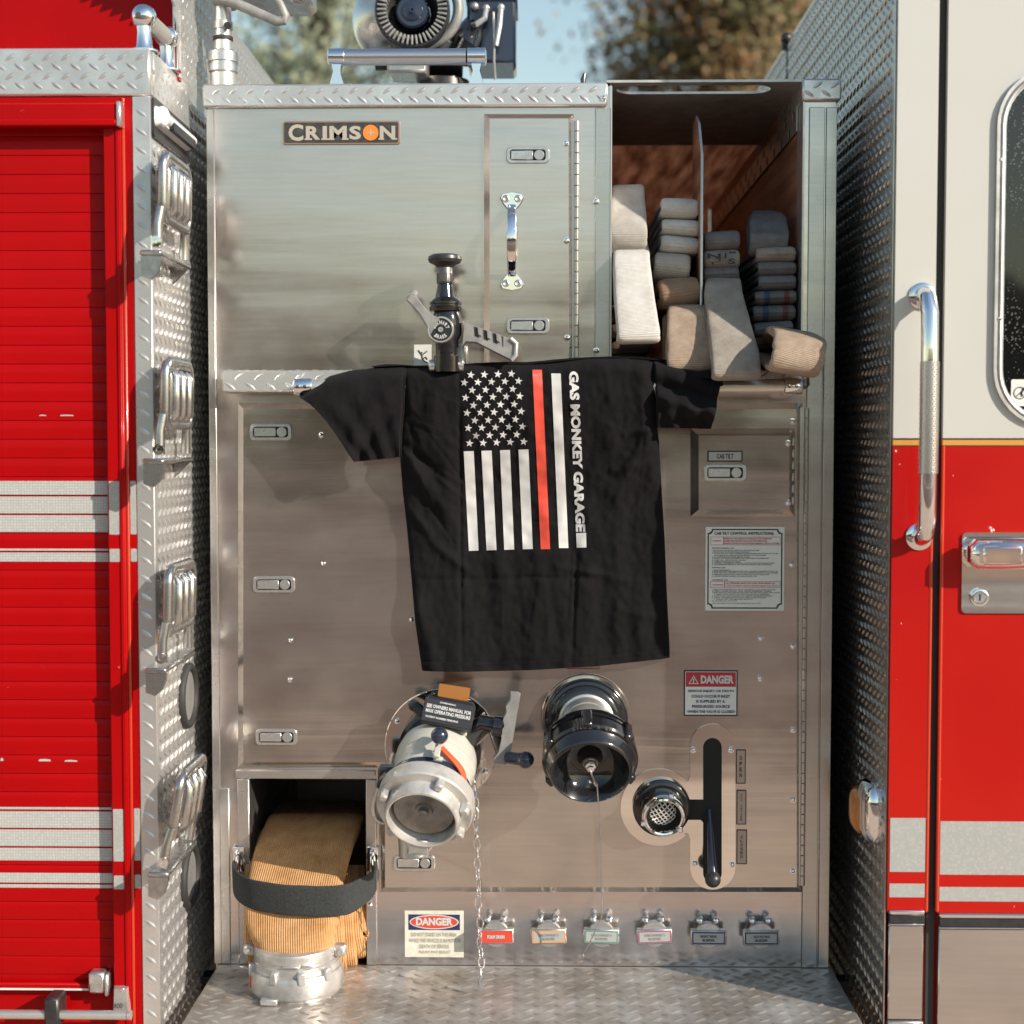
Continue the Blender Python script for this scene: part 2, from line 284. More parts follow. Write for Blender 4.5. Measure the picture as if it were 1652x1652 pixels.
# ------------------------------------------------------------------ mesh builder
class MB:
    def __init__(s): s.v = []; s.f = []; s.m = []; s.a = []; s.b = []; s.ang = 38
    def add(s, vs, fs, mat=0, a=None, b=None):
        o = len(s.v); s.v += [tuple(p) for p in vs]; s.f += [tuple(i + o for i in q) for q in fs]; s.m += [mat] * len(fs)
        s.a += a if a else [0.0] * len(vs); s.b += b if b else [0.0] * len(vs); return s
    def box(s, x0, x1, y0, y1, z0, z1, c=0.0, mat=0, M4=None):
        x0, x1 = sorted((x0, x1)); y0, y1 = sorted((y0, y1)); z0, z1 = sorted((z0, z1))
        c = min(c, (x1 - x0) * .45, (y1 - y0) * .45, (z1 - z0) * .45)
        lo = (x0, y0, z0); hi = (x1, y1, z1)
        if c <= 0:
            vs = [Vector((hi[0] if i & 1 else x0, hi[1] if i & 2 else y0, hi[2] if i & 4 else z0)) for i in range(8)]
            fs = [(0, 2, 3, 1), (4, 5, 7, 6), (0, 1, 5, 4), (2, 6, 7, 3), (0, 4, 6, 2), (1, 3, 7, 5)]
        else:
            vs = []; idx = {}
            for i in range(8):
                for ax in range(3):
                    p = []
                    for k in range(3):
                        h = (i >> k) & 1; q = hi[k] if h else lo[k]
                        if k != ax: q += -c if h else c
                        p.append(q)
                    idx[i, ax] = len(vs); vs.append(Vector(p))
            fs = []
            for ax in range(3):
                u, w = (ax + 1) % 3, (ax + 2) % 3
                for h in (0, 1):
                    b = h << ax
                    q = [b, b | 1 << u, b | 1 << u | 1 << w, b | 1 << w]
                    fs.append(tuple(idx[k, ax] for k in q))
                for hu in (0, 1):
                    for hw in (0, 1):
                        b = hu << u | hw << w; e = b | 1 << ax
                        fs.append((idx[b, u], idx[e, u], idx[e, w], idx[b, w]))
            for i in range(8): fs.append((idx[i, 0], idx[i, 1], idx[i, 2]))
        if M4: vs = [M4 @ p for p in vs]
        return s.add(vs, fs, mat)
    def prism(s, outline, fr, d0, d1, holes=(), chamfer=0.0, mat=0, back=True):
        """outline (u,v) extruded from depth d0 (base) to d1 (top) along n; top ring inset by chamfer"""
        o, u, v, n = fr
        def P(p, d): return o + u * p[0] + v * p[1] + n * d
        loops = [list(outline)] + [list(h) for h in holes]
        top = [inset(l, chamfer if i == 0 else 0) for i, l in enumerate(loops)] if chamfer else loops
        vs = []; st = []
        for i, l in enumerate(loops):
            st.append(len(vs)); k = len(l)
            vs += [P(p, d0) for p in l] + ([P(p, d1 - chamfer * 0.0) for p in top[i]])
        fs = []
        for i, l in enumerate(loops):
            k = len(l); b = st[i]
            for j in range(k): fs.append((b + j, b + (j + 1) % k, b + k + (j + 1) % k, b + k + j))
        for lev in (0, 1):
            if lev == 0 and not back: continue
            src = loops if lev == 0 else top
            tri = tessellate_polygon([[Vector((p[0], p[1], 0)) for p in l] for l in src])
            mp = []
            for i, l in enumerate(src): mp += [st[i] + (len(l) if lev else 0) + j for j in range(len(l))]
            fs += [tuple(mp[q] for q in t) for t in tri]
        return s.add(vs, fs, mat)
    def lathe(s, o, axis, prof, seg=48, mat=0, caps=True, arc=None):
        o = Vector(o); a = Vector(axis).normalized()
        u = a.orthogonal().normalized(); w = a.cross(u)
        vs = []; fs = []; k = len(prof)
        for (t, r) in prof:
            for i in range(seg):
                an = 2 * math.pi * i / seg
                vs.append(o + a * t + (u * math.cos(an) + w * math.sin(an)) * max(r, 1e-5))
        for j in range(k - 1):
            for i in range(seg):
                fs.append((j * seg + i, j * seg + (i + 1) % seg, (j + 1) * seg + (i + 1) % seg, (j + 1) * seg + i))
        if caps:
            fs.append(tuple(range(seg))); fs.append(tuple((k - 1) * seg + i for i in range(seg)))
        return s.add(vs, fs, mat)
    def cyl(s, p0, p1, r, r1=None, seg=24, mat=0, c=0.0):
        p0, p1 = Vector(p0), Vector(p1); L = (p1 - p0).length; r1 = r if r1 is None else r1
        prof = [(0, r), (L, r1)] if not c else [(0, r - c), (c, r), (L - c, r1), (L, r1 - c)]
        return s.lathe(p0, p1 - p0, prof, seg, mat)
    def sphere(s, c, r, seg=24, mat=0, sc=(1, 1, 1), M3=None):
        c = Vector(c); vs = []; fs = []; n = seg // 2
        for j in range(n + 1):
            th = math.pi * j / n
            for i in range(seg):
                ph = 2 * math.pi * i / seg
                p = Vector((math.sin(th) * math.cos(ph) * sc[0], math.sin(th) * math.sin(ph) * sc[1], math.cos(th) * sc[2])) * r
                if M3: p = M3 @ p
                vs.append(c + p)
        for j in range(n):
            for i in range(seg):
                a, b = j * seg + i, j * seg + (i + 1) % seg
                if j == 0: fs.append((a, b + seg, a + seg))
                elif j == n - 1: fs.append((a, b, a + seg))
                else: fs.append((a, b, b + seg, a + seg))
        return s.add(vs, fs, mat)
    def tube(s, pts, r, seg=14, mat=0, closed=False):
        pts = [Vector(p) for p in pts]; n = len(pts); rs = r if isinstance(r, (list, tuple)) else [r] * n
        T = []
        for i in range(n):
            a = pts[(i - 1) % n] if (closed or i) else pts[0]; b = pts[(i + 1) % n] if (closed or i < n - 1) else pts[-1]
            T.append((b - a).normalized())
        u = T[0].orthogonal().normalized(); vs = []; fs = []
        for i in range(n):
            if i: u = (u - T[i] * u.dot(T[i])).normalized()
            w = T[i].cross(u)
            for k in range(seg):
                an = 2 * math.pi * k / seg; vs.append(pts[i] + (u * math.cos(an) + w * math.sin(an)) * rs[i])
        m = n if closed else n - 1
        for i in range(m):
            for k in range(seg):
                j = (i + 1) % n; fs.append((i * seg + k, i * seg + (k + 1) % seg, j * seg + (k + 1) % seg, j * seg + k))
        if not closed: fs.append(tuple(range(seg))); fs.append(tuple((n - 1) * seg + k for k in range(seg)))
        return s.add(vs, fs, mat)
    def torus(s, c, axis, R_, r, seg=40, rs=12, mat=0, sc=(1, 1)):
        a = Vector(axis).normalized(); u = a.orthogonal().normalized(); w = a.cross(u); c = Vector(c)
        return s.tube([c + u * math.cos(2 * math.pi * i / seg) * R_ * sc[0] + w * math.sin(2 * math.pi * i / seg) * R_ * sc[1] for i in range(seg)], r, rs, mat, True)
    def ribbon(s, pts, W, w, t, mat=0, n=20, sub=4, nw=0.0, es=None):
        """soft band through pts, W = width direction(s), w / t = widths and thicknesses"""
        pts = [Vector(p) for p in pts]; k = len(pts)
        Ws = [Vector(q) for q in W] if isinstance(W, list) else [Vector(W)] * k
        w = w if isinstance(w, list) else [w] * k; t = t if isinstance(t, list) else [t] * k
        P_ = []; Wv = []; ww = []; tt = []; ee = []; es = es or [0.30] * k
        for i in range(k - 1):
            p0, p1, p2, p3 = pts[max(i - 1, 0)], pts[i], pts[i + 1], pts[min(i + 2, k - 1)]
            for j in range(sub + (1 if i == k - 2 else 0)):
                q = j / sub; q2, q3 = q * q, q * q * q
                P_.append(0.5 * ((2 * p1) + (p2 - p0) * q + (2 * p0 - 5 * p1 + 4 * p2 - p3) * q2 + (3 * p1 - p0 - 3 * p2 + p3) * q3))
                Wv.append(Ws[i].lerp(Ws[i + 1], q)); ww.append(w[i] * (1 - q) + w[i + 1] * q); tt.append(t[i] * (1 - q) + t[i + 1] * q); ee.append(es[i] * (1 - q) + es[i + 1] * q)
        vs = []; A = []; B = []; L = 0; m = len(P_)
        for i in range(m):
            T = (P_[min(i + 1, m - 1)] - P_[max(i - 1, 0)]).normalized()
            if i: L += (P_[i] - P_[i - 1]).length
            Wd = (Wv[i] - T * Wv[i].dot(T)).normalized(); N = T.cross(Wd)
            for j in range(n):
                an = 2 * math.pi * j / n; ca, sa = math.cos(an), math.sin(an)
                e = ee[i]; e2 = max(0.62, e)
                x = math.copysign(abs(ca) ** e, ca) * ww[i] / 2; y = math.copysign(abs(sa) ** e2, sa) * tt[i] / 2
                x = max(-1, min(1, x / (ww[i] / 2))) * ww[i] / 2
                p = P_[i] + Wd * x + N * y
                if nw: p += N * (nw * noise.noise(P_[i] * 17 + Wd * x * 11)) + Wd * (nw * 0.8 * noise.noise(P_[i] * 23 + N * 3))
                vs.append(p); A.append(x); B.append(L)
        fs = []
        for i in range(m - 1):
            for j in range(n): fs.append((i * n + j, i * n + (j + 1) % n, (i + 1) * n + (j + 1) % n, (i + 1) * n + j))
        fs.append(tuple(range(n))); fs.append(tuple((m - 1) * n + j for j in range(n)))
        return s.add(vs, fs, mat, A, B)
    def tread(s, o, u, v, n, U, V, pitch=0.034, L=0.025, w=0.0072, h=0.0019, mat=0, sk=1):
        o = Vector(o); u = Vector(u); v = Vector(v); n = Vector(n); half = pitch / 2
        nu = int(U / half); nv = int(V / half); vs = []; fs = []
        ou = (U - (nu - 1) * half) / 2; ov = (V - (nv - 1) * half) / 2
        for i in range(nu):
            for j in range(nv):
                if (i + j) & 1: continue
                c = o + u * (ou + i * half) + v * (ov + j * half)
                sg = 1 if (j & 1) else -1
                d = (u * 0.82 + v * (0.57 * sg * sk)).normalized(); e = n.cross(d)
                b = len(vs)
                vs += [c + d * L / 2, c + d * L * .2 + e * w / 2, c - d * L * .2 + e * w / 2, c - d * L / 2, c - d * L * .2 - e * w / 2, c + d * L * .2 - e * w / 2,
                       c + d * L * .26 + n * h * .75, c + n * h + e * w * .16, c - d * L * .26 + n * h * .75, c + n * h - e * w * .16]
                fs += [tuple(b + q for q in f) for f in ((6, 7, 8, 9), (0, 1, 7, 6), (1, 2, 7), (2, 3, 8, 7), (3, 4, 9, 8), (4, 5, 9), (5, 0, 6, 9))]
        return s.add(vs, fs, mat)
    def mesh(s, mats, name='m', recalc=True):
        me = bpy.data.meshes.new(name); me.from_pydata(s.v, [], s.f)
        for k in (mats if isinstance(mats, (list, tuple)) else [mats]): me.materials.append(M[k])
        me.polygons.foreach_set('material_index', s.m)
        if any(s.a) or any(s.b):
            for nm, dat in (('across', s.a), ('along', s.b)):
                at_ = me.attributes.new(nm, 'FLOAT', 'POINT'); at_.data.foreach_set('value', dat)
        if recalc:
            bm = bmesh.new(); bm.from_mesh(me); bmesh.ops.recalc_face_normals(bm, faces=bm.faces); bm.to_mesh(me); bm.free()
        me.polygons.foreach_set('use_smooth', [True] * len(me.polygons)); me.set_sharp_from_angle(angle=R(s.ang)); me.update()
        return me

def inset(l, d):
    k = len(l); ar = sum(l[i][0] * l[(i + 1) % k][1] - l[(i + 1) % k][0] * l[i][1] for i in range(k))
    sg = 1 if ar > 0 else -1; out = []
    for i in range(k):
        p0, p1, p2 = Vector(l[i - 1][:2]), Vector(l[i][:2]), Vector(l[(i + 1) % k][:2])
        a = (p1 - p0).normalized(); b = (p2 - p1).normalized()
        n1 = Vector((-a.y, a.x)) * sg; n2 = Vector((-b.y, b.x)) * sg
        q = n1 + n2; q = q / max(q.length_squared, 1e-6) * 2
        out.append((p1.x + q.x * d, p1.y + q.y * d))
    return out
VX, VY, VZ = Vector((1, 0, 0)), Vector((0, 1, 0)), Vector((0, 0, 1))
def FR(y=0.0): return (Vector((0, y, 0)), VX, VZ, -VY)          # facing the camera
def FRX(x=0.0): return (Vector((x, 0, 0)), VY, VZ, VX)          # facing +X (u = y, v = z)
def rrect(x0, x1, z0, z1, r, n=6):
    pts = []
    for (cx, cz, a0) in ((x1 - r, z1 - r, 0), (x0 + r, z1 - r, 90), (x0 + r, z0 + r, 180), (x1 - r, z0 + r, 270)):
        for i in range(n + 1):
            a = R(a0 + 90 * i / n); pts.append((cx + r * math.cos(a), cz + r * math.sin(a)))
    return pts
def circ(cx, cz, r, n=40): return [(cx + r * math.cos(2 * math.pi * i / n), cz + r * math.sin(2 * math.pi * i / n)) for i in range(n)]

# text: one string as a flat triangle list fitted to unit box
_tc = {}
def glyphs(body, bold=0.0):
    key = (body, bold)
    if key in _tc: return _tc[key]
    c = bpy.data.curves.new('t', 'FONT'); c.body = body; c.size = 1; c.offset = bold; c.resolution_u = 3
    o = bpy.data.objects.new('t', c); col.objects.link(o); bpy.context.view_layer.update()
    dg = bpy.context.evaluated_depsgraph_get(); me = bpy.data.meshes.new_from_object(o.evaluated_get(dg))
    vs = [v.co.copy() for v in me.vertices]; fs = [tuple(p.vertices) for p in me.polygons]
    bpy.data.objects.remove(o); bpy.data.curves.remove(c); bpy.data.meshes.remove(me)
    x0 = min(v.x for v in vs); x1 = max(v.x for v in vs); y0 = min(v.y for v in vs); y1 = max(v.y for v in vs)
    vs = [((v.x - x0) / (x1 - x0), (v.y - y0) / (y1 - y0)) for v in vs]
    _tc[key] = (vs, fs, (x1 - x0) / (y1 - y0)); return _tc[key]
def text(mb, body, x0, x1, z0, z1, y, mat=0, bold=0.02, fr=None, fmap=None):
    vs, fs, asp = glyphs(body, bold)
    f = fmap or (lambda s, t: Vector((x0 + (x1 - x0) * s, y, z0 + (z1 - z0) * t)))
    mb.add([f(a, b) for a, b in vs], fs, mat)

# ------------------------------------------------------------------ objects
WM = {}
def thing(name, label, cat, loc=(0, 0, 0), group=None, kind=None):
    o = bpy.data.objects.new(name, None); col.objects.link(o); o.location = loc; o.empty_display_size = 0.1
    WM[o.name] = Matrix.Translation(Vector(loc)); tag(o, label, cat, group, kind); return o
def tag(o, label=None, cat=None, group=None, kind=None):
    if label: o['label'] = label
    if cat: o['category'] = cat
    if group: o['group'] = group
    if kind: o['kind'] = kind
def link(name, me, parent=None, loc=(0, 0, 0), rot=None, label=None):
    o = bpy.data.objects.new(name, me); col.objects.link(o); me.name = name
    mw = Matrix.Translation(Vector(loc))
    if rot is not None: mw = mw @ rot.to_4x4()
    o.matrix_basis = mw; WM[o.name] = mw
    if parent:
        o.parent = parent; o.matrix_parent_inverse = WM[parent.name].inverted()
    if label: o['label'] = label
    return o
def build(name, mb, mats, parent=None, label=None): return link(name, mb.mesh(mats), parent, label=label)
# ------------------------------------------------------------------ ground and trees
g = MB(); g.add([(-2500, -2500, 0), (2500, -2500, 0), (2500, 2500, 0), (-2500, 2500, 0)], [(0, 1, 2, 3)])
tag(build('ground', g, 'ground_mat'), kind='structure')
g = MB(); g.add([(-40, -4.0, .004), (40, -4.0, .004), (40, 8, .004), (-40, 8, .004)], [(0, 1, 2, 3)]); tag(build('unseen_apron', g, 'concrete'), kind='structure')  # unseen pale slab, added to lighten the panel's lower reflections
g = MB(); g.add([(-300, -38, .004), (300, -38, .004), (300, -10.5, .004), (-300, -10.5, .004)], [(0, 1, 2, 3)]); tag(build('road', g, 'asphalt'), kind='structure')  # unseen dark band, added to darken the panel's middle reflections
g = MB(); g.add([(-300, -19, .008), (300, -19, .008), (300, -16.6, .008), (-300, -16.6, .008)], [(0, 1, 2, 3)]); tag(build('unseen_verge', g, 'orange_strip'), kind='structure')  # unseen strip, invented for the orange band mirrored in the panel
g = MB(); g.add([(-300, -12.6, .008), (300, -12.6, .008), (300, -12.0, .008), (-300, -12.0, .008)], [(0, 1, 2, 3)]); tag(build('unseen_line', g, 'line_paint'), kind='structure')  # unseen white line, added as a bright streak in the panel's reflection
g = MB(); rw = random.Random(2)  # unseen tree belt, added to darken the reflections in the panel
for i in range(5200):
    x_ = rw.uniform(-150, 150); hh = 8.5 + 2.5 * noise.noise(Vector((x_ / 9, 0, 0))) + 1.2 * noise.noise(Vector((x_ / 2.5, 3, 0)))
    p = Vector((x_, -70 + rw.uniform(-5, 5), rw.uniform(0, hh))); d = Vector((rw.uniform(-1, 1), rw.uniform(-.4, .4), rw.uniform(-1, 1))).normalized() * rw.uniform(.7, 1.5); e = d.cross(VY).normalized() * rw.uniform(.5, 1.0)
    g.add([p - d, p + e, p + d, p - e], [(0, 1, 2, 3)])
o = link('unseen_wood', g.mesh('wood_far', recalc=False)); tag(o, 'unseen belt of dark trees across the road, added to be mirrored in the steel', 'trees', kind='stuff')

def tree(label, x, y, zc, rx, rz, leaves, mat, size, dens, seed, group):
    rnd = random.Random(seed)
    t = thing('broadleaf_tree', label, 'tree', (x, y, 0), group)
    tr = MB(); base = Vector((x, y, 0)); top = Vector((x + .1, y, zc))
    tr.tube([base, base.lerp(top, .35) + Vector((.08, 0, 0)), base.lerp(top, .7) - Vector((.06, 0, 0)), top + Vector((0, 0, rz * .6))], [.19, .15, .11, .03], 10)
    tips = []
    for i in range(26):
        a = rnd.uniform(0, 6.283); h = rnd.uniform(-.75, .9); q = math.sqrt(max(0, 1 - h * h)) * rnd.uniform(.6, 1.0)
        e = Vector((x + math.cos(a) * q * rx, y + math.sin(a) * q * rx, zc + h * rz)); s = base.lerp(top, rnd.uniform(.45, .95))
        mid = s.lerp(e, .5) + Vector((0, 0, .2))
        tr.tube([s, mid, e], [.05, .03, .01], 6); tips.append(e); tips.append(s.lerp(e, .7))
    build('trunk', tr, 'bark', t)
    cr = MB()
    clumps = []
    for e in tips:
        for k in range(3): clumps.append((e + Vector((rnd.gauss(0, .3), rnd.gauss(0, .3), rnd.gauss(0, .25))), rnd.uniform(.28, .62) * dens))
    for i in range(leaves):
        c, rr = clumps[rnd.randrange(len(clumps))]
        p = c + Vector((rnd.gauss(0, 1), rnd.gauss(0, 1), rnd.gauss(0, .8))) * rr * .55
        d = Vector((rnd.uniform(-1, 1), rnd.uniform(-1, 1), rnd.uniform(-1, 1))).normalized(); e = d.orthogonal().normalized() * size * .55; d = d * size * rnd.uniform(.7, 1.3)
        cr.add([p - d, p + e, p + d, p - e], [(0, 1, 2, 3)])
    o = link('crown', cr.mesh(mat, recalc=False), t)
    for p in o.data.polygons: p.use_smooth = False
p = at(505, 40, 13); tree('thin pale olive tree with sky showing through, left of the roof water gun', p.x, 13, p.z + .1, 1.2, 1.5, 6500, 'leaf_olive', .055, .95, 3, None)
p = at(1190, 10, 11); tree('dense brown and green autumn tree rising behind the open hose bed', p.x, 11, p.z + .35, 1.25, 1.35, 24000, 'leaf_autumn', .05, 1.0, 5, None)

# ------------------------------------------------------------------ the truck
truck = thing('fire_truck', 'red and white fire truck with a bare metal pump panel beside its cab', 'fire truck', (0, 0, 0))
F = -0.275                                   # front of cab and equipment body
XL = -0.709; XW = 0.644                      # side of the body / back wall of the cab
STEP = 0.497; TOP = 2.281
PL, PR = X(341, 850), X(1342, 850)           # pump panel edges
def Rc(x0, y0, x1, y1, y=0.0):               # photo rectangle on plane y -> x0,x1,z0,z1
    cx, cy = (x0 + x1) / 2, (y0 + y1) / 2
    return at(x0, cy, y).x, at(x1, cy, y).x, at(cx, y1, y).z, at(cx, y0, y).z
def pxl(pts, y=0.0): return [(at(a, b, y).x, at(a, b, y).z) for a, b in pts]

# pump panel: one plate with the hose bed and the lower hose opening cut out
HB = Rc(986, 168, 1294, 606); HC = Rc(404, 1256, 591, 1567)
ZB = STEP
top_z = Z(172)
mb = MB()
mb.prism([(PL, ZB), (HC[0], ZB), (HC[0], HC[3]), (HC[1], HC[3]), (HC[1], ZB), (PR, ZB), (PR, TOP - .005), (HB[1], TOP - .005), (HB[1], HB[2]), (HB[0], HB[2]), (HB[0], TOP - .005), (PL, TOP - .005)], FR(), -.004, 0.0)
panel = build('pump_panel', mb, 'panel_upper', truck)
# sides, roof and back of the pump house
mb = MB()
mb.box(PL, PL + .004, .005, 2.05, ZB - .1, TOP - .008); mb.box(PR - .004, PR, .005, 2.05, ZB - .1, TOP - .008)
mb.box(PL + .005, HB[0] - .02, .13, 2.05, TOP - .012, TOP - .008)
build('pump_house', mb, 'post_alu', truck)
# corner posts
mb = MB()
xa, xb = PL - .002, X(353, 850)
mb.box(xa, xb - .0015, -.004, -.0002, ZB + .001, top_z - .004, .0012)
xc = X(1325, 850)
build('corner_post', mb, 'post_alu', truck); mb = MB()
mb.box(X(1299, 850), xc - .0012, -.004, -.0002, ZB + .001, top_z - .004, .0012); mb.box(xc + .0012, PR + .002, -.004, -.0002, ZB + .001, top_z - .004, .0012)
build('corner_post', mb, 'post_alu', truck)
mb = MB(); xs = X(958); mb.box(xs + .001, HB[0] - .001, -.003, -.0002, HB[2] - .02, top_z - .004, .001)
build('seam_strip', mb, 'post_alu', truck)
# tread plate trim on top
def trim(x0, x1, z0, z1, yf, yb, name, parent, mat='tread_alu', sk=1, front=True):
    mb = MB(); mb.box(x0, x1, yf, yb, z0, z1, .004)
    if front: mb.tread((x0 + .002, yf, z0 + .001), VX, VZ, -VY, x1 - x0 - .004, z1 - z0 - .002, sk=sk)
    mb.tread((x0 + .002, yf + .002, z1), VX, VY, VZ, x1 - x0 - .004, min(yb - yf, .5) - .004, sk=sk)
    return build(name, mb, mat, parent)
trim(X(328, 150), X(980, 150), Z(173), TOP, -.011, .125, 'tread_trim', truck)
trim(X(1293, 150), X(1356, 150), Z(166), TOP + .006, -.011, .3, 'tread_trim', truck)

# ---- bolts (dome heads) shared mesh
mb = MB(); mb.lathe((0, 0, 0), -VY, [(0, .0062), (.0012, .0062), (.0013, .0047), (.0028, .0042), (.0042, .0028), (.0046, .0013), (.0034, .0012), (.0034, 0)], 18, caps=False)
BOLT = mb.mesh('chrome')
def bolt(px, py, y, parent): p = at(px, py, y); return link('bolt', BOLT, parent, (p.x, y, p.z))
# ---- paddle latch shared mesh (0.086 x 0.034)
mb = MB(); w, h = .043, .0168
mb.prism(rrect(-w, w, -h, h, .010), FR(), 0, .0042, holes=[rrect(-w + .0075, w - .0075, -h + .006, h - .006, .0055)], chamfer=.0016)
mb.prism(rrect(-w + .007, w - .007, -h + .0055, h - .0055, .005), FR(), .0002, .0008, mat=1)
mb.box(-w + .0095, .0105, -.0038, -.001, -h + .0078, h - .0078, .0012)
mb.cyl((.0225, -.001, 0), (.0225, -.0048, 0), .0102, seg=28, c=.0008)
mb.box(.0125, .0138, -.002, -.001, -h + .0065, h - .0065, 0, 1)
LATCH = mb.mesh(['cast_alu', 'ink_black'])
def latch(px, py, y, parent): p = at(px, py, y); return link('latch', LATCH, parent, (p.x, y, p.z))
def piano(x, z0, z1, y, parent, r=.0052, seg=.021):
    mb = MB(); n = max(2, int((z1 - z0) / seg)); d = (z1 - z0) / n
    for i in range(n): mb.cyl((x, y, z0 + i * d + .0006), (x, y, z0 + (i + 1) * d - .0006), r, seg=12, c=.0006)
    mb.box(x - .013, x - .004, y + .0005, y + .003, z0, z1)
    return build('hinge', mb, 'post_alu', parent)

# ---- maker's plate
x0, x1, z0, z1 = Rc(456, 195, 646, 234)
mb = MB(); mb.prism(rrect(x0, x1, z0, z1, .006), FR(), 0, .004, chamfer=.0012, mat=1); mb.prism(rrect(x0 + .004, x1 - .004, z0 + .004, z1 - .004, .004), FR(), .0035, .0047, mat=0)
mp_ = build('maker_plate', mb, ['badge_dark', 'copper'], truck)
mb = MB(); zz0, zz1 = Z(225), Z(203); yy = -.0052
def tx(b, a0, a1, p0=225, p1=203, **k): text(mb, b, X(a0, 214), X(a1, 214), Z(p0), Z(p1), yy, **k)
tx('C', 466, 490, 227, 200, bold=.035); tx('R', 494, 517, bold=.04); tx('I', 521, 528, bold=.04); tx('M', 532, 560, bold=.04); tx('S', 564, 583, bold=.04); tx('N', 613, 638, bold=.04)
for a0, a1 in ((492, 504), (519, 530), (530, 540), (552, 563), (611, 620), (632, 641)):     # slab feet of the letters
    mb.add([(X(a0, 214), yy - .0001, Z(225.5)), (X(a1, 214), yy - .0001, Z(225.5)), (X(a1, 214), yy - .0001, Z(223)), (X(a0, 214), yy - .0001, Z(223))], [(0, 1, 2, 3)])
c = at(598, 214, yy)
mb.prism(circ(c.x, c.z, .0155), FR(yy), 0, .0004, mat=1)
st = [(c.x + (.0095 if i % 2 == 0 else .0025) * math.cos(R(90 * i / 2 + 0)), c.z + (.0095 if i % 2 == 0 else .0025) * math.sin(R(45 * i))) for i in range(8)]
mb.prism(st, FR(yy), .0004, .0008, mat=0)
build('lettering', mb, ['cream', 'badge_orange'], mp_)

# ---- upper narrow door
DY = -.013
mb = MB(); mb.prism(pxl([(781, 612), (927, 612), (926, 184), (781, 184)]), FR(), 0, -DY, chamfer=.0115)
ud = build('access_door', mb, 'panel_upper', truck, label='narrow upright door with a chrome pull handle')
for q in (250.5, 525.5): latch(851.5, q, DY, ud)
for q in ((913, 231), (914, 388), (915, 545)): bolt(*q, DY, ud)
piano(X(930, 390), Z(578), Z(196), -.0065, ud)
for q in ((962, 325), (962, 566), (974, 158)): bolt(*q, -.003 if q[1] > 200 else -.012, truck)
mb = MB(); hy = DY
def handle_foot(px, py, s):
    c = at(px, py, hy); o = []
    for a, b in ((-.024, .004), (-.020, .013), (0, .017 * 1), (.020, .013), (.024, .004), (.018, -.008), (.010, -.018), (-.010, -.018), (-.018, -.008)): o.append((c.x + a, c.z + b * s))
    if s < 0: o.reverse()
    mb.prism(o, FR(hy), 0, .006, chamfer=.002)
    for sx in (-.012, .012): mb.lathe((c.x + sx, hy - .005, c.z + .002 * s), -VY, [(0, .0075), (.002, .0075), (.0035, .005), (.002, .003), (.002, 0)], 16, mat=1, caps=False)
handle_foot(826, 323, 1); handle_foot(826, 456, -1)
cx = X(826, 390, hy)
pts = [(cx, hy - .004, Z(335)), (cx, hy - .022, Z(346)), (cx, hy - .040, Z(362)), (cx, hy - .047, Z(390)), (cx, hy - .040, Z(418)), (cx, hy - .022, Z(433)), (cx, hy - .004, Z(445))]
mb.ribbon(pts, VX, [.017, .017, .018, .0205, .018, .017, .017], .0085, n=20, sub=6)
build('pull_handle', mb, ['chrome', 'cast_alu'], ud)

# ---- big lower door, L shaped, hinged on the right
LY = -.009
mb = MB(); mb.prism(pxl([(384, 1238), (612, 1238), (612, 1439), (1294, 1439), (1294, 650), (384, 650)]), FR(), 0, -LY, chamfer=.0125); mb.ang = 18
ld = build('access_door', mb, 'panel_steel', truck, label='large L-shaped panel door below the shelf')
for q in ((437, 697), (442, 943), (446, 1189), (668, 1392)): latch(*q, LY, ld)
for q in ((518, 702), (522, 909), (469, 1033), (468, 1096), (1277, 911), (1279, 1043), (1227, 1030), (1226, 1094), (1278, 680), (1279, 1177), (1279, 1290), (1279, 1405), (664, 1000)): bolt(*q, LY, ld)
piano(X(1297, 1050), Z(1425), Z(658), -.0058, ld)
# frame round the lower hose opening
mb = MB(); ya = -.006
x0, x1, z0, z1 = Rc(381, 1242, 606, 1256); mb.box(x0, x1, ya, -.0003, z0, z1, .0015)
mb.box(X(385, 1400), HC[0], ya, -.0003, ZB + .001, z0 - .0005, .0015)
mb.box(HC[1], X(608, 1400), ya, -.0003, ZB + .001, z0 - .0005, .0015); mb.box(X(354, 1400), X(371, 1400), -.003, -.0003, ZB + .001, z0 - .02, .001)
build('opening_frame', mb, 'post_alu', truck)
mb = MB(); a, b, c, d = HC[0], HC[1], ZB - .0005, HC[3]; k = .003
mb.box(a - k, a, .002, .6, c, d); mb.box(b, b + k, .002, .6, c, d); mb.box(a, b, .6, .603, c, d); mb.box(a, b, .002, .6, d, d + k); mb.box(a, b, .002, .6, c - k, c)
build('hose_locker', mb, 'steel_dark', truck)

